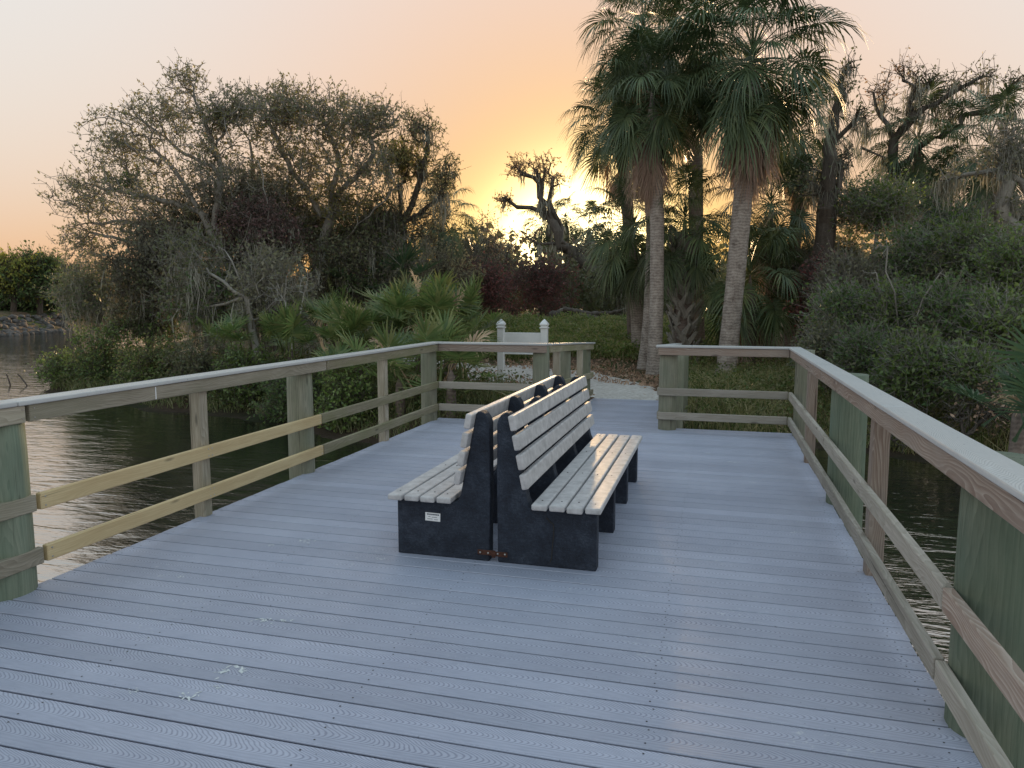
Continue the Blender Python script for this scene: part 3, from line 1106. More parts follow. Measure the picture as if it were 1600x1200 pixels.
def strand_mesh(C, lens, rng, w=.02, sway=.12):
    """hanging ribbons (moss, vines) from points C"""
    m = len(C)
    k = 4
    a = rng.uniform(0, 2 * np.pi, m)
    s_ = np.stack([np.cos(a), np.sin(a), np.zeros(m)], -1)
    off = rng.normal(0, sway, (m, k + 1, 3))
    off[:, 0] = 0
    off[:, :, 2] *= .2
    t = np.linspace(0, 1, k + 1)
    P = C[:, None] + np.cumsum(off, 1) * lens[:, None, None] * .5
    P[:, :, 2] -= t[None] * lens[:, None]
    ww = w * np.array([.6, 1, .9, .6, .1])
    wm = ww[None] * rng.uniform(.6, 1.4, (m, 1))
    V = np.stack([P - s_[:, None] * wm[..., None] / 2, P + s_[:, None] * wm[..., None] / 2], 2).reshape(-1, 3)
    b = (np.arange(m) * (k + 1) * 2)[:, None]
    q = np.arange(k)[None] * 2
    F = np.stack([b + q, b + q + 1, b + q + 3, b + q + 2], -1).reshape(-1, 4)
    return V, F


def ellipsoid(rng, c, r, n, shell=.55):
    d = unit(rng.normal(0, 1, (n, 3)))
    rad = rng.uniform(0, 1, (n, 1)) ** shell
    return np.array(c) + d * rad * np.array(r)


def blob(rng, u, v, y, ru, rv, n, ry=None, shell=.55):
    c = at(u, v, y)
    s_ = px(y, u)
    ry = ry if ry else (ru + rv) * .5 * s_
    return ellipsoid(rng, c, (ru * s_, ry, rv * s_), n, shell)


def tree(name, label, cat, y, trunk, limbs, blobs, bark, R0=.12, seed=1, seg=.32, jit=.10, bf=.3, tip=.004,
         group=None, moss=None, thick=.03, sag=.0, stems=None, jl=.05, spread=.16, down=.2, parent_z=None):
    """trunk / limbs: pixel polylines (u, v[, dy]); blobs: (u, v, ru, rv, targets, leaves per target, leaf size, material[, dy])"""
    pl = Plant(seed)
    rng = pl.rng
    A = lambda p: at(p[0], p[1], y + (p[2] if len(p) > 2 else 0))
    base = A(trunk[0])
    g = gz(base.x, base.y)
    pts = [A(p) for p in trunk]
    pts[0] = Vector((base.x, base.y, min(base.z, g) - .15 if base.z > g - .6 else g - .15))
    if base.z > g + .05:
        pts[0].z = g - .1
    pl.line(pts, seg, jl, root=True)
    for st in (stems or []):
        q = [A(p) for p in st]
        q[0] = Vector((q[0].x, q[0].y, gz(q[0].x, q[0].y) - .1))
        pl.line(q, seg, jl, root=True)
    for lb in limbs:
        pl.line([A(p) for p in lb], seg, jl)
    crowns = {}
    twigs = []
    T = []
    for b in blobs:
        u, v, ru, rv, n, ln, ls, mat = b[:8]
        dy = b[8] if len(b) > 8 else 0
        t = blob(rng, u, v, y + dy, ru, rv, n)
        zz = ground_z(t[:, 0], t[:, 1]) + .1
        t[:, 2] = np.maximum(t[:, 2], np.maximum(zz, WATER_Z + .08))
        T.append(t)
        if ln:
            k = max(1, int(round(ln / 3.2)))
            A0 = np.repeat(t, k, 0)
            out = A0 - np.array([base.x, base.y, g + .3 * (t[:, 2].mean() - g)])
            dr_ = unit(rng.normal(0, 1, A0.shape) + unit(out) * .55 + np.array([0, 0, .15]))
            B0 = A0 + dr_ * (spread * rng.uniform(1.2, 3.0, (len(A0), 1)))
            B0[:, 2] = np.maximum(B0[:, 2], WATER_Z + .06)
            twigs.append(tube_segments(A0, B0, np.full(len(A0), tip * .9), np.full(len(A0), tip * .45), unit(B0 - A0), unit(B0 - A0), 3))
            f_ = rng.uniform(.15, 1.0, (len(A0), 3 if ln >= 3 else ln, 1))
            C = (A0[:, None] + (B0 - A0)[:, None] * f_).reshape(-1, 3) + rng.normal(0, .012, (len(A0) * f_.shape[1], 3))
            crowns.setdefault(mat.name, (mat, []))[1].append(leaf_quads(C, ls, rng, .52, down))
    if T:
        pl.reach(np.concatenate(T), seg, jit, bf, sag)
    pl.radii(R0, tip)
    root = empty(name, (base.x, base.y, g), label, cat, group)
    (V1, F1), (V2, F2) = pl.meshes(name, thick)
    if len(F1):
        link('trunk', np_mesh('trunk', V1, F1, True), bark, root)
    if len(F2):
        link('branches', np_mesh('branches', V2, F2, True), bark, root)['kind'] = 'stuff'
    if twigs:
        o_ = 0
        Vs, Fs = [], []
        for V, F in twigs:
            Vs.append(V)
            Fs.append(F + o_)
            o_ += len(V)
        link('twigs', np_mesh('twigs', np.concatenate(Vs), np.concatenate(Fs)), bark, root)['kind'] = 'stuff'
    for mat, parts in crowns.values():
        o_ = 0
        Vs, Fs = [], []
        for V, F in parts:
            Vs.append(V)
            Fs.append(F + o_)
            o_ += len(V)
        link('crown', np_mesh('crown', np.concatenate(Vs), np.concatenate(Fs)), mat, root)['kind'] = 'stuff'
    if moss:
        nm, lo, hi, w, mat = moss[:5]
        n = pl.n
        cand = np.arange(n)[pl.cnt[:n] > (moss[5] if len(moss) > 5 else 2)]
        cand = cand[pl.P[cand, 2] > g + .8]
        cl = rng.choice(cand, max(1, nm // 14))
        ii = np.repeat(cl, 14)
        C = pl.P[ii] + rng.normal(0, .09, (len(ii), 3)) * np.array([1, 1, .4])
        ln_ = np.repeat(rng.uniform(lo, hi, len(cl)), 14) * rng.uniform(.4, 1.1, len(ii))
        ln_ = np.minimum(ln_, np.maximum(.1, C[:, 2] - ground_z(C[:, 0], C[:, 1]) - .1))
        V, F = strand_mesh(C, ln_, rng, w)
        link('hanging_moss', np_mesh('hanging_moss', V, F), mat, root)['kind'] = 'stuff'
    return root


# ---- palms
def frond_mesh(seed, elev, dead=False, Rb=1.0, pet=1.0, n=46, fan=138, sagk=34, droop=.9, upright=False):
    rng = np.random.default_rng(seed)
    V, F = [], []
    e = R(elev)
    P = np.zeros(3)
    H = np.array([math.cos(e), 0, math.sin(e)])
    K = 5
    pts, dirs = [P.copy()], [H.copy()]
    for i in range(K):
        a = math.atan2(H[2], H[0]) - R(sagk) / K * (abs(math.cos(math.atan2(H[2], H[0]))) + .15)
        H = np.array([math.cos(a), 0, math.sin(a)])
        P = P + H * pet / K
        pts.append(P.copy())
        dirs.append(H.copy())
    side = np.array([0, 1.0, 0])
    # petiole: flat triangular bar
    for i, (p, h) in enumerate(zip(pts, dirs)):
        nrm = np.cross(h, side)
        w = .022 * (1 - .5 * i / K) * (1.6 if i == 0 else 1)
        V += [p + side * w, p - side * w, p - nrm * w * .9]
    for i in range(K):
        for j in range(3):
            a, b = i * 3 + j, i * 3 + (j + 1) % 3
            F.append((a, b, b + 3, a + 3))
    hub, h0 = pts[-1], dirs[-1]
    step = 2 * fan / (n - 1)
    for i in range(n):
        a = R(-fan + step * i + rng.uniform(-1.5, 1.5))
        c = max(0.0, 1 - abs(a) / R(fan))
        cl = .34 * Rb * c
        hang = -R(32 if not upright else 8) * c
        ah = math.atan2(h0[2], h0[0]) + hang * .6
        hh = np.array([math.cos(ah), 0, math.sin(ah)])
        att = hub + (h0 + hh) * .5 * cl
        nr = np.cross(hh, side)
        nr = nr if nr[2] > 0 else -nr
        d = math.cos(a) * hh + math.sin(a) * side + nr * (.28 * abs(math.sin(a)))
        if dead:
            d = d + np.array([0, 0, -.8])
        d = d / np.linalg.norm(d)
        Ln = Rb * (.62 + .38 * math.cos(a / 2)) * rng.uniform(.88, 1.08) - cl * .35
        wd = np.cross(d, nr)
        wd /= np.linalg.norm(wd)
        w0 = (Ln * .33 * math.tan(R(step) / 2) * 1.15 + .004) * (1.2 if upright else 1)
        b0 = len(V)
        dr = droop * rng.uniform(.7, 1.4)
        pl_ = nr * (.012 if i % 2 else -.012) * Rb
        for s_, w in ((.03, .004), (.33, w0), (.60, w0 * .66), (.82, w0 * .42), (1.0, .002)):
            k_ = max(0, s_ - .25)
            p = att + d * Ln * s_ * (1 - .22 * dr * k_) + np.array([0, 0, -1]) * dr * Ln * k_ * k_ * 1.15 + pl_ * (1 if .2 < s_ < .8 else 0)
            p = p + rng.normal(0, .012, 3) * s_ * (1.8 if dead else 1)
            V += [p + wd * w, p - wd * w]
        for q in range(4):
            F.append((b0 + q * 2, b0 + q * 2 + 1, b0 + q * 2 + 3, b0 + q * 2 + 2))
    return np_mesh('frond', np.array(V), np.array(F))


ELEV = (82, 62, 42, 22, 4, -16, -38, -58)
FR = {}
for e_ in ELEV:
    for k_ in range(2):
        m_ = frond_mesh(100 + e_ + k_ * 17, e_, Rb=.95, droop=.72, sagk=30)
        m_.materials.append(L_PALM)
        FR[(e_, k_)] = m_
FD = []
for k_ in range(4):
    m_ = frond_mesh(900 + k_, -52 - k_ * 9, dead=True, Rb=.95, pet=.75, fan=85, n=34, droop=.6)
    m_.materials.append(L_PALMD)
    FD.append(m_)


def palm(label, y, trunk, crown, r, seed, nf=34, nd=12, scale=1.0, bark=None, boots=0, boot_range=(0, 1), low=-60, flare=1.35, group='cabbage palms'):
    """trunk: pixel polyline from foot to neck; crown: pixel of the growing point"""
    rng = random.Random(seed)
    base = at(trunk[0][0], trunk[0][1], y)
    g = gz(base.x, base.y)
    root = empty('cabbage_palm', (base.x, base.y, g), label, 'palm', group)
    A = lambda p: at(p[0], p[1], y + (p[2] if len(p) > 2 else 0))
    pts = [Vector((base.x, base.y, g - .15))] + [A(p) for p in trunk[1:]] + [A(crown)]
    P = np.array([tuple(p) for p in pts])
    d = np.r_[0, np.cumsum(np.linalg.norm(np.diff(P, axis=0), axis=1))]
    m = max(12, int(d[-1] / .16))
    t = np.linspace(0, d[-1], m)
    Q = np.stack([np.interp(t, d, P[:, k]) for k in range(3)], -1)
    for _ in range(6):
        Q[1:-1] = (Q[:-2] + 2 * Q[1:-1] + Q[2:]) / 4
    nr = np.random.default_rng(seed)
    rr_ = r * (1 + (flare - 1) * np.exp(-t / .45)) * (1 + nr.normal(0, .018, m))
    rr_[-6:] *= np.array([1.05, .95, .7, .45, .25, .1])
    dd = unit(np.gradient(Q, axis=0))
    V, F = tube_segments(Q[:-1], Q[1:], rr_[:-1], rr_[1:], dd[:-1], dd[1:], 16)
    link('trunk', np_mesh('trunk', V, F, True), bark or B_PALM, root)
    C = Vector(Q[-1])
    if boots:
        L = d[-1]
        bm = bmesh.new()
        # split leaf base: flattened wedge, thick at the foot
        pr = [(-.085, 0, 0), (.085, 0, 0), (.06, .05, 0), (-.06, .05, 0), (-.032, .17, .42), (.032, .17, .42), (.024, .20, .42), (-.024, .20, .42)]
        vs = [bm.verts.new((a, b, c)) for a, b, c in pr]
        for f in ((0, 1, 5, 4), (2, 3, 7, 6), (1, 2, 6, 5), (3, 0, 4, 7), (4, 5, 6, 7), (3, 2, 1, 0)):
            bm.faces.new([vs[i] for i in f])
        bme = bm_mesh('leaf_boot', bm)
        for i in range(boots):
            f = boot_range[0] + (boot_range[1] - boot_range[0]) * i / boots
            k = min(m - 1, int(f * (m - 1)))
            az = i * 2.39996
            for s_ in (-1, 1):
                M = Matrix.Translation(Vector(Q[k])) @ Matrix.Rotation(az, 4, 'Z') @ Matrix.Translation((s_ * .045, r * .9, 0)) @ Matrix.Rotation(s_ * -R(32), 4, 'Y') @ Matrix.Rotation(rng.uniform(-.1, .1), 4, 'X') @ Matrix.Scale(rng.uniform(.85, 1.15), 4)
                link('leaf_boot', bme, B_BOOT, root, M)
    for i in range(nf):
        f = (i + .5) / nf
        el = 84 - (84 - low) * f ** .92 + rng.uniform(-7, 7)
        e = min(ELEV, key=lambda q: abs(q - el))
        az = i * 2.39996 + rng.uniform(-.25, .25)
        o_ = Vector((math.cos(az), math.sin(az), 0)) * (.12 * f) + Vector((0, 0, .25 - .55 * f))
        tilt = Matrix.Rotation(rng.uniform(-.25, .25), 4, 'X')
        M = Matrix.Translation(C + o_) @ Matrix.Rotation(az, 4, 'Z') @ tilt @ Matrix.Scale(scale * rng.uniform(.85, 1.1), 4)
        link('frond', FR[(e, i % 2)], None, root, M)
    for i in range(nd):
        az = i * 2.39996 * 1.1 + rng.uniform(-.4, .4)
        o_ = Vector((math.cos(az), math.sin(az), 0)) * r * .6 + Vector((0, 0, -.35 - .75 * rng.random()))
        M = Matrix.Translation(C + o_) @ Matrix.Rotation(az, 4, 'Z') @ Matrix.Scale(scale * rng.uniform(.7, 1.0), 4)
        o = link('dead_frond', FD[(i + seed) % 4], None, root, M)
    return root


PT = {}
for key_, mat_ in (('g', L_PTTO), ('d', L_PTTOD), ('b', L_PTTOB)):
    for e_ in (80, 60, 40, 18):
        m_ = frond_mesh(300 + e_, e_, Rb=.50, pet=.55, n=24, fan=118, sagk=14, droop=.06 if key_ != 'b' else .5, upright=True)
        m_.materials.append(mat_)
        PT[(key_, e_)] = m_


def palmetto(label, u, v, y, seed, n=13, scale=1.0, kind='g', brown=1, spread=.35, group='saw palmetto clumps', lift=0.0):
    rng = random.Random(seed)
    c = at(u, v, y)
    g = gz(c.x, c.y)
    root = empty('saw_palmetto', (c.x, c.y, g), label, 'palmetto', group)
    # creeping stem
    h = max(.15, c.z - g)
    V, F = [], []
    k = 9
    for j, (rr_, zz) in enumerate(((.09, -.1), (.085, h * .5), (.07, h), (.02, h + .12))):
        for i in range(k):
            a = i / k * 6.283
            V.append((c.x + rr_ * math.cos(a), c.y + rr_ * math.sin(a), g + zz))
    for j in range(3):
        for i in range(k):
            a, b = j * k + i, j * k + (i + 1) % k
            F.append((a, b, b + k, a + k))
    link('stem', np_mesh('stem', V, F, True), B_PALMD, root)
    for i in range(n):
        el = rng.choice((80, 60, 60, 40, 40, 18))
        az = i * 2.39996 + rng.uniform(-.3, .3)
        o_ = Vector((rng.uniform(-1, 1), rng.uniform(-1, 1), 0)) * spread + Vector((0, 0, rng.uniform(-.25, .15) * min(1, h)))
        key = ('b', el) if i >= n - brown else (kind, el)
        M = Matrix.Translation(c + o_) @ Matrix.Rotation(az, 4, 'Z') @ Matrix.Rotation(rng.uniform(-.3, .3), 4, 'X') @ Matrix.Scale(scale * rng.uniform(.8, 1.2), 4)
        link('leaf', PT[key], None, root, M)
    return root


def blades(P, h, w, rng, lean=.35):
    m = len(P)
    a = rng.uniform(0, 6.283, m)
    s_ = np.stack([np.cos(a), np.sin(a), np.zeros(m)], -1)
    ld = rng.normal(0, lean, (m, 2))
    ld = np.concatenate([ld, np.zeros((m, 1))], 1)
    cl = .5 + .5 * np.sin(P[:, :1] * 2.1 + 1.3 * np.sin(P[:, 1:2] * 1.7)) * np.sin(P[:, 1:2] * 2.6 + P[:, :1])
    hh = h * rng.uniform(.35, 1.1, (m, 1)) * (.55 + .75 * cl)
    ww = w * rng.uniform(.6, 1.3, (m, 1))
    up = np.array([0, 0, 1.0])
    p1 = P + up * hh * .55 + ld * hh * .3
    p2 = P + up * hh * (1 - .25 * np.linalg.norm(ld, axis=1, keepdims=True)) + ld * hh
    V = np.stack([P - s_ * ww / 2, P + s_ * ww / 2, p1 + s_ * ww * .4, p1 - s_ * ww * .4, p2 + s_ * ww * .05, p2 - s_ * ww * .05], 1).reshape(-1, 3)
    b = (np.arange(m) * 6)[:, None]
    F = np.concatenate([b + np.array([[0, 1, 2, 3]]), b + np.array([[3, 2, 4, 5]])], 1).reshape(-1, 4)
    return V, F


def scatter(rng, n, x0, x1, y0, y1, ok):
    x, y = rng.uniform(x0, x1, n), rng.uniform(y0, y1, n)
    z = ground_z(x, y)
    s_ = ok(x, y, z, rng.uniform(0, 1, n))
    return np.stack([x, y, z - .01], -1)[s_]


def stuff(name, parts, mat, label):
    o_, Vs, Fs = 0, [], []
    for V, F in parts:
        Vs.append(V); Fs.append(F + o_); o_ += len(V)
    o = link(name, np_mesh(name, np.concatenate(Vs), np.concatenate(Fs)), mat)
    o['kind'] = 'stuff'
    o['label'] = label
    return o


# ------------------------------------------------------------------ left bank trees
GT = dict(tip=.0075, jit=.07, bf=.22, seg=.26, spread=.13, group='grove trees on the left bank')
tree('spreading_tree', 'wide half-bare tree at far left of the grove, leaning out over the creek', 'tree', 16.5,
     [(402, 565), (393, 490), (374, 440), (352, 395), (335, 350)],
     [[(352, 395), (310, 330), (280, 272), (240, 235)], [(374, 440), (300, 405), (225, 385), (150, 365)], [(335, 350), (345, 270), (330, 205), (300, 150)],
      [(393, 490), (402, 400), (422, 330), (405, 255)], [(310, 330), (240, 310), (150, 290)], [(345, 270), (290, 240), (220, 190), (190, 150)], [(352, 395), (290, 360), (200, 345), (120, 350)]],
     [(140, 310, 62, 50, 276, 7, .08, L_LACE), (190, 232, 68, 58, 350, 7, .08, L_LACE), (262, 180, 68, 42, 276, 7, .08, L_LACE), (292, 125, 30, 30, 85, 7, .08, L_LACE),
      (135, 380, 46, 34, 158, 8, .08, L_LACE), (235, 310, 90, 70, 403, 8, .08, L_LACE), (330, 235, 70, 65, 297, 8, .08, L_LACE), (372, 165, 55, 30, 137, 8, .08, L_LACE),
      (345, 185, 34, 22, 60, 22, .08, L_OLIVE), (205, 285, 40, 16, 40, 14, .08, L_DEEP), (260, 370, 90, 40, 212, 10, .085, L_LACE), (330, 300, 70, 45, 160, 9, .085, L_GREY)],
     B_GREY, .13, 11, **GT)
tree('rounded_tree', 'rounded twiggy tree in the middle of the left grove', 'tree', 18.5,
     [(482, 560), (487, 480), (500, 410), (512, 350), (520, 310)],
     [[(512, 350), (470, 290), (440, 232), (420, 190)], [(520, 310), (560, 270), (590, 232), (560, 182)], [(500, 410), (560, 350), (612, 300)], [(512, 350), (532, 250), (508, 190)], [(487, 440), (430, 360), (400, 290), (390, 220)]],
     [(418, 180, 66, 42, 297, 9, .085, L_LACE), (500, 182, 76, 42, 318, 9, .085, L_LACE), (562, 200, 52, 48, 233, 9, .085, L_LACE), (598, 190, 40, 36, 116, 8, .085, L_LACE), (445, 145, 30, 20, 52, 8, .085, L_LACE),
      (470, 250, 88, 50, 276, 9, .085, L_LACE), (562, 272, 66, 50, 212, 10, .085, L_LACE), (528, 320, 40, 32, 60, 26, .09, L_OLIVE), (455, 175, 40, 24, 50, 16, .085, L_OLIVE), (450, 310, 80, 40, 170, 12, .09, L_LACE)],
     B_GREY, .14, 12, **GT)
tree('olive_crowned_tree', 'tall tree with a dense olive clump, right edge of the left grove', 'tree', 20.5,
     [(640, 530), (633, 430), (628, 350), (622, 290)],
     [[(628, 350), (660, 280), (668, 220)], [(633, 400), (600, 330), (580, 280)], [(628, 350), (690, 310), (700, 270)]],
     [(630, 255, 46, 38, 120, 28, .09, L_OLIVE), (655, 200, 42, 30, 127, 8, .085, L_LACE), (690, 285, 30, 55, 137, 10, .085, L_LACE), (600, 345, 52, 42, 127, 12, .09, L_LACE), (660, 350, 45, 40, 100, 10, .09, L_GREY)],
     B_DARK, .16, 13, moss=(600, .3, 1.0, .03, L_MOSS), **GT)

# tangled understorey below them
for k_, (u_, v_, y_, ru_, rv_, lab_, mat_) in enumerate((
        (232, 420, 15.6, 62, 75, 'grey vine-hung thicket under the wide half-bare tree', L_GREY),
        (320, 440, 15.4, 70, 80, 'dark bramble thicket around the leaning grey trunk', L_DARK),
        (408, 370, 16.8, 66, 52, 'plum-brown dead foliage mass in the centre of the left grove', L_PLUM),
        (430, 460, 15.6, 62, 66, 'grey leafless bramble below the plum-brown foliage', L_GREY),
        (535, 420, 18.4, 62, 70, 'dull green thicket under the rounded twiggy tree', L_DARK),
        (612, 425, 19.6, 56, 62, 'mossy grey thicket left of the slim palm', L_GREY),
        (690, 440, 22.5, 58, 62, 'grey-green thicket between the slim palm and the red dead bush', L_GREY),
        (490, 350, 19.5, 60, 50, 'dim foliage mass between the two grove trunks', L_DARK),
        (300, 345, 17.2, 78, 50, 'dense dim twig mass inside the wide half-bare tree', L_GREY),
        (395, 300, 18.0, 60, 46, 'dim twig mass between the crowns of the first two grove trees', L_GREY),
        (580, 350, 20.0, 62, 50, 'dim leafy mass left of the olive-crowned tree', L_DARK),
        (150, 455, 18.0, 62, 48, 'olive-grey bush at the far left tip of the bank', L_DARK))):
    tree('thicket', lab_, 'thicket', y_,
         [(u_, 560), (u_ + 6, 510), (u_, v_)], [[(u_, 520), (u_ - ru_ * .6, v_ + 10)], [(u_, 520), (u_ + ru_ * .6, v_ - 10)]],
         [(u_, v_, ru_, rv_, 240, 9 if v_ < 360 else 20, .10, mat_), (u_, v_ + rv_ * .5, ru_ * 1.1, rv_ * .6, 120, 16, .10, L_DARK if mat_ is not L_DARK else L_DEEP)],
         B_GREY if k_ % 2 else B_DARK, .07, 40 + k_, tip=.005, jit=.16, bf=.2, group='thickets under the grove', spread=.22,
         moss=(900, .4, 1.3, .022, L_MOSS, 1))
tree('bare_shrub', 'pale leafless shrub with forked stems in front of the grove', 'shrub', 14.6,
     [(462, 560), (460, 510), (470, 470), (480, 435)], [[(460, 510), (440, 460), (430, 430)], [(470, 470), (500, 440), (505, 425)], [(440, 460), (420, 440)]],
     [(470, 440, 45, 28, 60, 0, 0, None), (430, 470, 34, 26, 40, 0, 0, None)], B_PALE, .035, 61, tip=.004, jit=.08)
tree('leaning_snag', 'grey leaning dead branch sweeping left through the brambles', 'snag', 14.9,
     [(410, 560), (388, 468), (362, 410), (350, 392)], [[(388, 468), (345, 440), (320, 420), (290, 372), (240, 372)], [(380, 470), (330, 478), (300, 495)], [(362, 410), (385, 360), (392, 330)]],
     [(330, 420, 70, 50, 60, 0, 0, None), (280, 480, 60, 30, 40, 0, 0, None), (420, 450, 40, 60, 40, 0, 0, None)], B_PALE, .085, 62, tip=.004, jit=.10)

# waterline bushes
for k_, (u_, v_, y_, ru_, rv_, lab_, mat_) in enumerate((
        (95, 575, 14.7, 38, 26, 'low mangrove sprig farthest out over the creek', L_MANG),
        (165, 555, 14.4, 52, 46, 'yellowish green mangrove bush at the tip of the bank', L_MANG),
        (240, 570, 13.6, 56, 52, 'bright mangrove bush second from the tip of the bank', L_WEED),
        (318, 580, 13.0, 56, 50, 'dull leafy bush above the white paint streak of the railing', L_DARK),
        (392, 590, 12.6, 54, 50, 'mid-green bush overhanging the dark water by the left railing', L_MANG),
        (462, 620, 11.7, 46, 44, 'small dark bush seen through the left railing', L_DEEP),
        (548, 625, 11.1, 42, 44, 'leafy bush beneath the palmettos, behind the left railing', L_MANG),
        (225, 500, 15.4, 62, 36, 'dull grass-edged bush below the vine-hung thicket', L_DARK))):
    tree('bush', lab_, 'bush', y_,
         [(u_ + 8, v_ + rv_ + 14), (u_ + 4, v_ + rv_ * .5), (u_, v_)], [[(u_ + 4, v_ + rv_ * .6), (u_ - ru_ * .6, v_)], [(u_ + 4, v_ + rv_ * .6), (u_ + ru_ * .6, v_)]],
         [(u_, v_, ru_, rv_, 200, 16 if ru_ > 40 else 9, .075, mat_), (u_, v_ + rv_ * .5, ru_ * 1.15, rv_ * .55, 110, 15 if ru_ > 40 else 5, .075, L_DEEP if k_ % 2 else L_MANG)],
         B_DARK, .04, 70 + k_, tip=.0035, jit=.12, bf=.2, group='bushes along the left waterline', spread=.13)

# saw palmettos
for k_, (u_, v_, y_, sc_, kd_, lab_) in enumerate((
        (455, 555, 13.2, .95, 'g', 'leftmost bright palmetto above the left railing'),
        (520, 520, 14.2, 1.05, 'g', 'palmetto with upright yellow-green fans near the bare shrub'),
        (560, 548, 12.9, 1.0, 'g', 'broad palmetto just behind the middle of the left railing'),
        (610, 520, 13.9, 1.05, 'g', 'tall palmetto with pale spiky fans left of the rail corner'),
        (655, 505, 13.6, 1.1, 'g', 'tallest palmetto, fans standing above the rail corner'),
        (700, 528, 13.0, 1.05, 'g', 'palmetto with browned fans right at the rail corner'),
        (706, 520, 13.9, 1.0, 'g', 'palmetto spreading toward the white notice board'),
        (625, 600, 11.2, 1.05, 'g', 'shaggy palmetto seen through the left railing beside its last post'),
        (705, 590, 11.2, 1.0, 'g', 'palmetto with drooping dead leaves behind the corner piling'),
        (520, 600, 11.6, .9, 'g', 'low palmetto in shade behind the left railing'),
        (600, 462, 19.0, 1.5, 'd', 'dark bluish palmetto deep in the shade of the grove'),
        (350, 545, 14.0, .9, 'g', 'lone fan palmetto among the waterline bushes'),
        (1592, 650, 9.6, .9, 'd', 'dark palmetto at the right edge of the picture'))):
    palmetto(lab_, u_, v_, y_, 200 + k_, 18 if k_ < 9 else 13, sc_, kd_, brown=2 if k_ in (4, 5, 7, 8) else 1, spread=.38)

# ------------------------------------------------------------------ centre: dead red bushes, leaning oak, logs
for k_, (u_, v_, y_, ru_, rv_, lab_) in enumerate(((752, 455, 27, 44, 42, 'dark red dead bush, left of the pair behind the notice board'),
                                                  (845, 455, 29, 62, 48, 'wide reddish dead bush under the leaning oak'),
                                                  (1288, 470, 17.5, 26, 48, 'small dead reddish bush right of the palm trunks'))):
    tree('dead_bush', lab_, 'dead bush', y_, [(u_, v_ + rv_ + 8), (u_, v_ + 10), (u_, v_ - 10)], [],
         [(u_, v_, ru_, rv_, 330, 16, .10, L_RED), (u_, v_ - rv_ * .5, ru_ * .9, rv_ * .6, 120, 10, .10, L_PLUM)], B_DARK, .05, 90 + k_, tip=.006, jit=.2, bf=.15, group='dead red bushes', spread=.25)
tree('leaning_oak', 'gnarled oak leaning left in front of the setting sun', 'tree', 33,
     [(1000, 512), (965, 462), (940, 440), (915, 412), (885, 392), (862, 350), (850, 305), (826, 275), (803, 258)],
     [[(862, 350), (835, 322), (812, 325), (790, 312)], [(862, 350), (843, 300), (852, 268)], [(885, 392), (870, 340), (858, 300), (868, 275)], [(885, 392), (850, 382), (825, 372)],
      [(940, 440), (915, 395), (900, 365)]],
     [(815, 262, 26, 18, 60, 7, .12, L_RUST), (850, 262, 20, 22, 50, 7, .12, L_RUST), (790, 315, 26, 14, 40, 6, .12, L_RUST), (868, 285, 16, 18, 30, 6, .12, L_RUST), (830, 372, 26, 12, 24, 5, .12, L_RUST), (905, 400, 22, 26, 40, 10, .12, L_GREY)],
     B_DARK, .36, 101, tip=.012, jl=.14, seg=.45, moss=(420, .3, 1.1, .05, L_MOSS, 6))
for k_, (u_, v_, y_, ru_, rv_, lab_) in enumerate(((735, 395, 36, 34, 52, 'bare mossy oak left of the leaning oak'), (790, 405, 38, 34, 44, 'small twiggy oak directly left of the sun glow'),
                                                  (935, 400, 40, 40, 42, 'dim mossy oak right of the leaning oak, below the sun'), (975, 430, 30, 34, 50, 'shaded oak behind the short shaggy palm'), (762, 385, 41, 30, 50, 'dim mossy oak between the slim palm and the twiggy oak'), (712, 400, 33, 30, 50, 'mossy oak just right of the slim palm'), (955, 392, 36, 26, 36, 'twiggy mossy oak at the foot of the sun glow'), (905, 410, 42, 34, 36, 'low mossy oak directly below the far palms'))):
    tree('mossy_oak', lab_, 'tree', y_, [(u_ + 12, 495), (u_ + 8, 450), (u_, v_)], [[(u_ + 8, 450), (u_ - ru_, v_ + 5)], [(u_ + 8, 450), (u_ + ru_, v_ - 10)]],
         [(u_, v_, ru_, rv_, 170, 7, .11, (L_GREY, L_RUST, L_DARK)[k_ % 3]), (u_, v_ + 25, ru_, rv_ * .6, 90, 12, .13, L_DARK)], B_DARK, .2, 110 + k_, tip=.010, jit=.2, jl=.12, seg=.45, group='mossy oaks behind the clearing', moss=(500, .4, 1.3, .045, L_MOSS, 2), spread=.3)


def log(label, p0, p1, r, seed):
    p0, p1 = Vector(p0), Vector(p1)
    rng = np.random.default_rng(seed)
    m = 26
    t = np.linspace(0, 1, m)
    Q = np.array([tuple(p0.lerp(p1, f)) for f in t]) + rng.normal(0, r * .12, (m, 3)) + np.stack([np.zeros(m), np.zeros(m), .08 * np.sin(t * 5 + seed)], -1)
    rr_ = r * (1 - .35 * t) * (1 + rng.normal(0, .08, m))
    dd = unit(np.gradient(Q, axis=0))
    V, F = tube_segments(Q[:-1], Q[1:], rr_[:-1], rr_[1:], dd[:-1], dd[1:], 10)
    root = empty('fallen_log', tuple(p0), label, 'log', 'fallen logs behind the clearing')
    link('trunk', np_mesh('trunk', V, F, True), B_DARK, root)
    # splintered ends and a broken stub
    V2, F2 = [], []
    for c, q in ((Q[0], -dd[0]), (Q[-1], dd[-1])):
        for i in range(7):
            a = c + rng.normal(0, r * .4, 3)
            b_ = a + q * rng.uniform(.05, .25)
            v, f = tube_segments(a[None], b_[None], np.array([r * .2]), np.array([.01]), q[None], q[None], 4)
            F2.append(f + sum(len(x) for x in V2)); V2.append(v)
    link('splinters', np_mesh('splinters', np.concatenate(V2), np.concatenate(F2)), B_PALE, root)


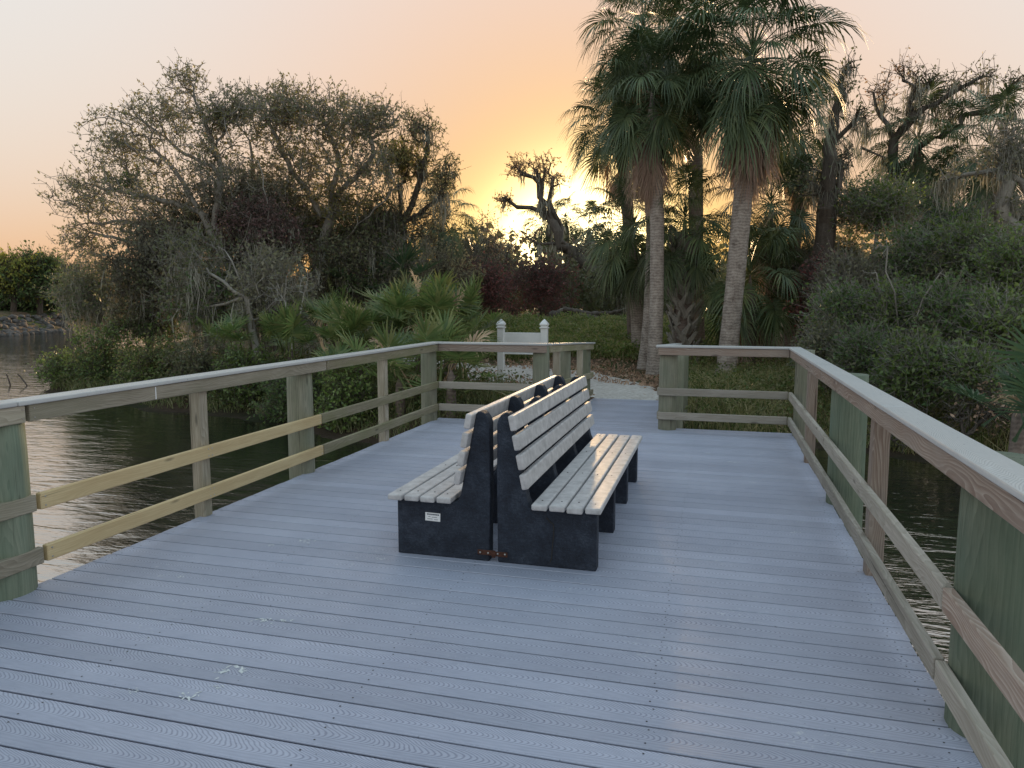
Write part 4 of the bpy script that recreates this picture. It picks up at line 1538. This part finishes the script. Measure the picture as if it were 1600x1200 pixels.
for k_, (u0_, y0_, h0_, u1_, y1_, h1_, r_, lab_) in enumerate((
        (862, 27.0, .10, 935, 26.4, .22, .19, 'thick dark fallen log at the left of the log pile'),
        (898, 26.0, .05, 985, 26.6, .12, .17, 'fallen log in the middle of the log pile, lying lower'),
        (880, 26.6, .42, 972, 26.0, .38, .10, 'thin pale fallen branch lying across the log pile'),
        (955, 25.4, .02, 1015, 24.4, .10, .15, 'fallen log ending against the short shaggy palm'))):
    a_, b_ = at(u0_, 500, y0_), at(u1_, 500, y1_)
    log(lab_, (a_.x, a_.y, gz(a_.x, a_.y) + h0_ + r_ * .6), (b_.x, b_.y, gz(b_.x, b_.y) + h1_ + r_ * .6), r_, k_)

# ------------------------------------------------------------------ palms
palm('tall slender cabbage palm left of the pair in front, dead skirt below its crown', 17.0, [(1022, 586), (1026, 470), (1027, 350), (1024, 270)], (1018, 142), .155, 1, 44, 24, .84, low=-44)
palm('thickest and tallest pale palm, rising behind the far right railing', 16.4, [(1132, 592), (1146, 470), (1158, 340), (1166, 250)], (1176, 92), .195, 2, 54, 30, 1.02, low=-46)
palm('dark-trunked palm standing between the two pale palms', 20.5, [(1090, 560), (1088, 420), (1087, 300), (1086, 200)], (1084, 72), .19, 3, 44, 18, 1.0, B_PALMD, low=-46)
palm('palm with a pale leaning trunk touching the slender palm', 18.4, [(1006, 588), (1016, 480), (1020, 360), (1014, 220)], (1004, 48), .15, 4, 38, 8, .85)
palm('short shaggy palm with drooping fans left of the palm group', 20.0, [(1000, 520), (994, 470), (990, 430)], (990, 358), .17, 5, 42, 0, .82, B_PALM, low=-62)
palm('short palm whose trunk is still latticed with split leaf bases', 18.2, [(1068, 590), (1066, 520), (1068, 440)], (1070, 345), .20, 6, 34, 0, .76, B_PALMD, boots=66, boot_range=(.05, .93), low=-48)
palm('palm at the left edge of the group, crown beside the sun', 21.5, [(992, 520), (985, 420), (980, 310)], (964, 188), .17, 7, 40, 6, .84, B_PALMD, low=-26)
palm('shadowed palm low behind the thick pale trunk', 21.0, [(1204, 520), (1202, 450), (1200, 400)], (1204, 322), .19, 8, 36, 8, .85, B_PALMD, low=-66)
palm('palm whose crown pokes out right of the tallest palm', 22.0, [(1236, 520), (1240, 400), (1250, 280)], (1252, 205), .17, 9, 32, 8, .85, B_PALMD)
palm('palm beneath the bare oak limbs on the right', 24.0, [(1442, 470), (1442, 400), (1438, 320)], (1434, 226), .20, 10, 38, 12, .88, B_PALMD)
palm('palm at far right with a leaning orange-lit trunk', 22.0, [(1500, 460), (1518, 360), (1534, 290)], (1546, 228), .16, 11, 36, 6, .85, B_PALMD)
palm('slim palm at the right end of the left grove', 25.0, [(690, 520), (690, 440), (690, 380)], (692, 338), .15, 12, 30, 8, .8, B_PALMD)
palm('small far palm just left of the sun glow', 46.0, [(862, 480), (860, 400)], (856, 345), .2, 13, 26, 6, 1.0, B_PALMD)
palm('small far palm directly under the sun glow', 48.0, [(888, 480), (886, 400)], (884, 342), .2, 14, 26, 6, .9, B_PALMD)
palm('small far palm right of the sun glow', 46.0, [(922, 480), (922, 400)], (920, 352), .2, 15, 26, 6, .9, B_PALMD)
palm('young palm half swallowed by the left grove thickets', 19.5, [(442, 520), (440, 420)], (440, 352), .14, 16, 24, 4, .7, B_PALMD)
palm('low young palm in the shade right of the tallest palm', 18.0, [(1170, 540), (1172, 500)], (1172, 430), .15, 17, 26, 6, .85, B_PALMD, low=-60)

# ------------------------------------------------------------------ right: oaks
tree('moss_hung_oak', 'crooked oak with dark forked trunk right of the palms', 'tree', 19.0,
     [(1262, 520), (1270, 460), (1288, 395), (1292, 325), (1298, 275), (1302, 215), (1314, 150), (1322, 105)],
     [[(1298, 275), (1262, 262), (1240, 246)], [(1302, 215), (1330, 190), (1350, 168)], [(1292, 325), (1310, 285), (1312, 262)], [(1288, 395), (1340, 352), (1350, 345)], [(1270, 460), (1325, 395), (1345, 365)], [(1314, 150), (1300, 118), (1285, 105)]],
     [(1325, 105, 18, 18, 22, 3, .09, L_DARK), (1310, 150, 20, 26, 20, 3, .09, L_DARK), (1345, 175, 16, 14, 14, 4, .09, L_DARK), (1320, 245, 20, 24, 24, 4, .09, L_GREY), (1258, 290, 30, 30, 24, 5, .10, L_DARK)],
     B_DARK, .24, 121, tip=.009, jl=.10, group='moss-hung oaks on the right', moss=(600, .3, 1.0, .022, L_MOSS, 3))
tree('moss_hung_oak', 'bare twisted oak with antler-like limbs against the sky', 'tree', 23.5,
     [(1420, 470), (1412, 380), (1404, 300), (1398, 222)],
     [[(1398, 222), (1378, 192), (1366, 152), (1362, 122), (1372, 108)], [(1398, 222), (1420, 190), (1426, 160), (1424, 130), (1412, 108)], [(1424, 184), (1460, 165), (1500, 150), (1528, 128), (1540, 104)],
      [(1424, 162), (1450, 140), (1462, 116)], [(1404, 260), (1450, 222), (1492, 200), (1514, 172), (1540, 176), (1560, 156), (1592, 124)], [(1398, 270), (1368, 245), (1352, 210), (1352, 180), (1340, 165)], [(1366, 152), (1345, 140)],
      [(1470, 215), (1480, 180), (1486, 160)]],
     [(1410, 112, 24, 14, 50, 2, .09, L_RUST), (1440, 125, 26, 18, 60, 2, .09, L_DARK), (1378, 145, 22, 24, 60, 2, .09, L_RUST), (1495, 130, 34, 18, 70, 2, .09, L_DARK), (1535, 118, 20, 20, 40, 2, .09, L_DARK), (1548, 155, 30, 16, 60, 2, .09, L_DARK), (1585, 130, 24, 14, 50, 3, .09, L_DARK), (1440, 172, 30, 18, 40, 2, .09, L_GREY), (1485, 180, 30, 18, 40, 2, .09, L_GREY), (1350, 185, 18, 30, 36, 2, .09, L_GREY)],
     B_DARK, .175, 122, tip=.009, jl=.15, jit=.13, seg=.3, group='moss-hung oaks on the right', moss=(1000, .25, 1.0, .022, L_MOSS, 3))
tree('moss_hung_oak', 'heavy oak at the right edge, near-horizontal limb curtained with moss', 'tree', 17.5,
     [(1545, 440), (1585, 385), (1630, 330), (1660, 270)],
     [[(1630, 330), (1600, 300), (1590, 262), (1540, 266), (1500, 276), (1470, 280)], [(1600, 380), (1570, 345), (1560, 310), (1575, 290)], [(1660, 270), (1620, 245), (1590, 235)]],
     [(1575, 215, 40, 26, 40, 6, .09, L_GREY), (1560, 262, 50, 22, 50, 7, .09, L_GREY), (1590, 240, 30, 20, 30, 7, .09, L_DARK), (1480, 282, 22, 10, 18, 5, .09, L_GREY), (1570, 320, 34, 30, 40, 7, .09, L_GREY)],
     B_GREY, .26, 123, tip=.009, jl=.07, group='moss-hung oaks on the right', moss=(1300, .15, .75, .016, L_MOSS, 1))

# green wall of shrubs on the right bank
for k_, (u_, v_, y_, ru_, rv_, lab_, mat_) in enumerate((
        (1365, 325, 19.0, 60, 42, 'rounded green shrub top below the bare twisted oak', L_MANG),
        (1250, 430, 20.5, 40, 45, 'dark shrub behind the small dead reddish bush', L_DARK),
        (1330, 448, 16.5, 48, 42, 'grey twiggy shrub under the rounded green shrub top', L_GREY),
        (1425, 410, 16.8, 58, 56, 'green shrub around the foot of the right-hand palm', L_DEEP),
        (1510, 400, 16.0, 56, 50, 'olive shrub below the moss curtain', L_MANG),
        (1588, 430, 14.5, 50, 62, 'tall green shrub against the right edge of the picture', L_MANG),
        (1315, 505, 14.4, 42, 46, 'dull shrub just beyond the corner of the right railing', L_DEEP),
        (1395, 500, 13.8, 56, 56, 'mid-green shrub in the middle of the right bank', L_MANG),
        (1480, 500, 13.2, 58, 58, 'leafy shrub right of centre on the right bank', L_DEEP),
        (1565, 520, 12.6, 54, 56, 'glossy shrub low at the right edge', L_MANG),
        (1355, 560, 12.8, 38, 36, 'bushy deep green shrub close behind the right railing', L_DEEP),
        (1430, 580, 12.0, 50, 46, 'bright leafy shrub overhanging the creek behind the right railing', L_MANG),
        (1510, 590, 11.8, 46, 34, 'lower right shrub with yellow-green new leaves', L_MANG),
        (1300, 415, 22.0, 44, 40, 'dark leafy mass behind the crooked oak', L_DARK),
        (1500, 360, 20.5, 60, 36, 'shaded leafy mass under the moss curtain', L_DEEP),
        (1585, 370, 18.5, 46, 44, 'grey mossy mass behind the heavy oak at the right edge', L_GREY),
        (1440, 345, 21.5, 50, 46, 'dark foliage around the palm under the twisted oak', L_DEEP),
        (1290, 560, 13.6, 30, 40, 'shadowy bramble at the right railing corner', L_DARK))):
    near = y_ < 14
    tree('shrub', lab_, 'shrub', y_,
         [(u_, v_ + rv_ + 40), (u_ + 5, v_ + rv_ * .5), (u_, v_)], [[(u_, v_ + rv_ * .7), (u_ - ru_ * .6, v_)], [(u_, v_ + rv_ * .7), (u_ + ru_ * .6, v_ - 5)]],
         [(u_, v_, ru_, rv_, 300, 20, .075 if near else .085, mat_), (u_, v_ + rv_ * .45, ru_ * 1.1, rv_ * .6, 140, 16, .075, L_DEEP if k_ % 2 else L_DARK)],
         B_GREY if k_ % 3 else B_PALE, .045, 140 + k_, tip=.004, jit=.14, bf=.2, group='shrubs on the right bank', spread=.15 if near else .2)
tree('root_tangle', 'tangle of bare roots and dead twigs at the waterline on the right', 'roots', 11.3,
     [(1500, 700), (1505, 670), (1500, 650)], [[(1500, 680), (1440, 660), (1400, 690)], [(1505, 670), (1560, 640), (1600, 660)]],
     [(1500, 655, 90, 34, 220, 0, 0, None), (1400, 680, 60, 34, 120, 0, 0, None), (1560, 640, 60, 30, 100, 3, .07, L_LITTER)], B_DARK, .05, 171, tip=.005, jit=.2, bf=.1)
for k_, (u0_, v0_, u1_, v1_, y_, lab_) in enumerate(((1410, 545, 1378, 385, 13.2, 'pale bare sapling stem leaning left among the right shrubs'), (1380, 470, 1366, 430, 13.6, 'short pale dead stem left of the leaning sapling'),
                                                    (1425, 470, 1470, 430, 13.0, 'pale fallen branch caught in the right shrubs'))):
    tree('bare_sapling', lab_, 'sapling', y_, [(u0_ + 4, 570), (u0_, v0_), ((u0_ + u1_) / 2 + 3, (v0_ + v1_) / 2), (u1_, v1_)], [], [(u1_, v1_, 22, 16, 8, 0, 0, None)], B_GREY, .016, 180 + k_, tip=.006, jit=.05)

# ------------------------------------------------------------------ far bank and distant woods
for k_, (u_, v_, ru_, rv_, lab_, mat_) in enumerate(((22, 428, 38, 30, 'yellow-green tree at the left edge across the creek', L_YELLOW), (62, 425, 30, 30, 'dark round tree across the creek', L_DEEP),
                                                    (8, 458, 40, 26, 'low dark tree at the left edge, at the water across the creek', L_DEEP), (55, 455, 34, 24, 'dull olive tree in the middle of the far bank', L_DARK), (100, 440, 34, 36, 'grey-green tree across the creek beside the near grove', L_GREY),
                                                    (-40, 430, 44, 40, 'green tree just outside the left edge across the creek', L_MANG))):
    y_ = 44 + k_ * 1.3
    tree('far_tree', lab_, 'tree', y_, [(u_, 500), (u_, v_ + 15), (u_, v_)], [], [(u_, v_ + 8, ru_ * .9, rv_ * .75, 170, 20, .26, mat_), (u_ - ru_ * .4, v_ - rv_ * .45, ru_ * .4, rv_ * .5, 50, 16, .24, mat_), (u_ + ru_ * .45, v_ - rv_ * .3, ru_ * .35, rv_ * .4, 40, 16, .24, mat_), (u_, v_ + 20, ru_, rv_ * .8, 120, 18, .30, L_DEEP)], B_DARK, .22, 190 + k_, tip=.015, jit=.2, seg=.7, group='trees across the creek', spread=.5)
rng_ = np.random.default_rng(5)
Vs_, Fs_ = [], []
ico = bmesh.new()
bmesh.ops.create_icosphere(ico, subdivisions=1, radius=1)
IV = np.array([tuple(v.co) for v in ico.verts])
IF = np.array([[v.index for v in f.verts] for f in ico.faces])
ico.free()
for i in range(900):
    s_ = rng_.uniform(-6, 34)
    d_ = rng_.uniform(-.4, 2.2)
    x_ = -43.9 - 3.1 / 8.02 * s_ - 7.4 / 8.02 * d_ + 0
    y_ = 36.6 + 7.4 / 8.02 * s_ - 3.1 / 8.02 * d_
    sc_ = rng_.uniform(.10, .32)
    V_ = IV * rng_.uniform(.7, 1.3, (len(IV), 1)) * np.array([1, 1, .7]) * sc_ + np.array([x_, y_, gz(x_, y_) + sc_ * .2])
    Fs_.append((V_, IF))
o_ = 0
VV, FF = [], []
for V_, F_ in Fs_:
    VV.append(V_); FF.append(F_ + o_); o_ += len(V_)
rk = link('rubble', np_mesh('rubble', np.concatenate(VV), np.concatenate(FF)), bark_mat('rubble_stone', (.16, .145, .135), (.035, .032, .03), 2, 1))
tag(rk, 'dark rubble rocks lining the far bank', None, None, 'stuff')

# woods closing the horizon: one far mass
rng_ = np.random.default_rng(6)
parts = []
tr = []
for i in range(230):
    x_ = rng_.uniform(-75, 60)
    y_ = rng_.uniform(40, 85)
    if x_ < -.55 * y_ and y_ < 86:
        y_ = rng_.uniform(88, 100)
    h_ = rng_.uniform(3.0, 6.0) * (1 if y_ < 60 else 1.25)
    g_ = gz(x_, y_)
    n_ = 190
    C_ = ellipsoid(rng_, (x_, y_, g_ + h_ * .52), (rng_.uniform(1.6, 3.4), 2.0, h_ * .52), n_)
    parts.append(leaf_quads(C_, .62, rng_, .55, .2))
    tr.append(tube_segments(np.array([[x_, y_, g_ - .3]]), np.array([[x_ + rng_.uniform(-.5, .5), y_, g_ + h_ * .8]]), np.array([.18]), np.array([.05]), np.array([[0, 0, 1.]]), np.array([[0, 0, 1.]]), 5))
for i in range(70):
    y_ = rng_.uniform(31, 42)
    c_ = at(rng_.uniform(670, 1250), 470, y_)
    h_ = rng_.uniform(1.8, 3.6)
    g_ = gz(c_.x, y_)
    parts.append(leaf_quads(ellipsoid(rng_, (c_.x, y_, g_ + h_ * .5), (rng_.uniform(.9, 2.0), 1.2, h_ * .52), 260), .26, rng_, .55, .2))
stuff('distant_woods', parts, L_DARK, 'dim woods closing the view behind the clearing')
stuff('distant_trunks', tr, B_DARK, 'dim trunks of the woods behind the clearing')

# ------------------------------------------------------------------ grass, weeds, litter
rng_ = np.random.default_rng(8)


def path_d(x, y):
    px_ = np.array([-1.32, -1.35, -1.75, -2.6, -4.0, -6.0, -8.5])
    py_ = np.array([12.3, 13.0, 13.9, 15.2, 16.5, 17.6, 18.6])
    d = np.full(np.shape(x), 9.0)
    for a in np.linspace(0, 6, 40):
        d = np.minimum(d, np.hypot(x - np.interp(a, range(7), px_), y - np.interp(a, range(7), py_)))
    return d


land = lambda z: z > WATER_Z + .03
# meadow of weeds behind the clearing
pm = scatter(rng_, 26000, -9, .5, 18.5, 25.5, lambda x, y, z, q: (y > 19.2 + .5 * np.sin(x * 1.3)) & (path_d(x, y) > 1.3))
stuff('meadow_grass', [blades(pm, .38, .020, rng_, .4)], L_GRASS, 'tall green weeds behind the notice board')
pw_ = pm[::2]
C_ = np.repeat(pw_, 5, 0) + rng_.normal(0, .10, (len(pw_) * 5, 3))
C_[:, 2] = np.repeat(pw_[:, 2], 5) + rng_.uniform(.05, .45, len(C_)) * np.repeat(.5 + .6 * np.abs(np.sin(pw_[:, 0] * 2.3 + np.sin(pw_[:, 1] * 3))), 5)
stuff('meadow_weeds', [leaf_quads(C_, .11, rng_, .4, -.2)], L_WEED, 'leafy tops of the weeds behind the notice board')
# rough grass on the right-hand bank under the palms
pg = scatter(rng_, 30000, -.75, 5.5, 11.3, 19, lambda x, y, z, q: land(z) & (q < .85) & (path_d(x, y) > .9))
stuff('bank_grass', [blades(pg, .34, .014, rng_, .5)], L_GRASS, 'rough green grass under the tall palms')
pd_ = pm[rng_.random(len(pm)) < .3]
stuff('meadow_straw', [blades(pd_, .46, .014, rng_, .45)], L_STRAW, 'pale seeding stalks among the weeds behind the notice board')
ps = scatter(rng_, 12000, -.6, 4.5, 11.2, 18, lambda x, y, z, q: land(z))
stuff('dry_grass', [blades(ps, .42, .012, rng_, .8)], L_STRAW, 'dry straw-coloured grass on the bank right of the walkway')
C_ = np.repeat(pg[::6], 4, 0) + rng_.normal(0, .1, (len(pg[::6]) * 4, 3))
C_[:, 2] = np.repeat(pg[::6][:, 2], 4) + rng_.uniform(.05, .45, len(C_))
stuff('bank_weeds', [leaf_quads(C_, .07, rng_, .45, -.1)], L_WEED, 'low leafy weeds under the tall palms')
# left bank ground cover
pl_ = scatter(rng_, 26000, -17, -3.3, 10.2, 17.5, lambda x, y, z, q: land(z) & (path_d(x, y) > 1.7) & ~((x > -5.2) & (y > 13.2)))
stuff('shore_grass', [blades(pl_, .42, .016, rng_, .5)], L_SEDGE, 'grass and sedge along the left shore')
C_ = np.repeat(pl_[::3], 4, 0) + rng_.normal(0, .12, (len(pl_[::3]) * 4, 3))
C_[:, 2] = np.repeat(pl_[::3][:, 2], 4) + rng_.uniform(.02, .5, len(C_))
stuff('shore_weeds', [leaf_quads(C_, .075, rng_, .45, 0)], L_WEED, 'leafy ground cover along the left shore')
# leaf litter round the path
pf = scatter(rng_, 16000, -9, 1.2, 12.4, 20, lambda x, y, z, q: (path_d(x, y) > .35 + .5 * q) & land(z))
pf[:, 2] += .02
stuff('leaf_litter', [leaf_quads(pf, .09, rng_, .45, 0, .7)], L_LITTER, 'brown fallen leaves beside the sandy path')
# a couple of drowned twigs at the left
for k_, (u0_, v0_, u1_, v1_, lab_) in enumerate(((17, 603, 10, 585, 'lone crooked twig standing in the creek at far left'), (48, 601, 28, 585, 'thin slanting twig in the creek beside the mangrove sprig'))):
    a, b = at(u0_, v0_, 15.0), at(u1_, v1_, 15.0)
    a.z = WATER_Z - .2
    pl = Plant(300 + k_)
    pl.line([a, a.lerp(b, .6) + Vector((.05, 0, .02)), b], .08, .012, root=True)
    pl.radii(.02, .018)
    root = empty('twig', tuple(a), lab_, 'twig')
    (V1, F1), (V2, F2) = pl.meshes('twig', .0)
    link('stem', np_mesh('stem', V1, F1, True), B_DARK, root)
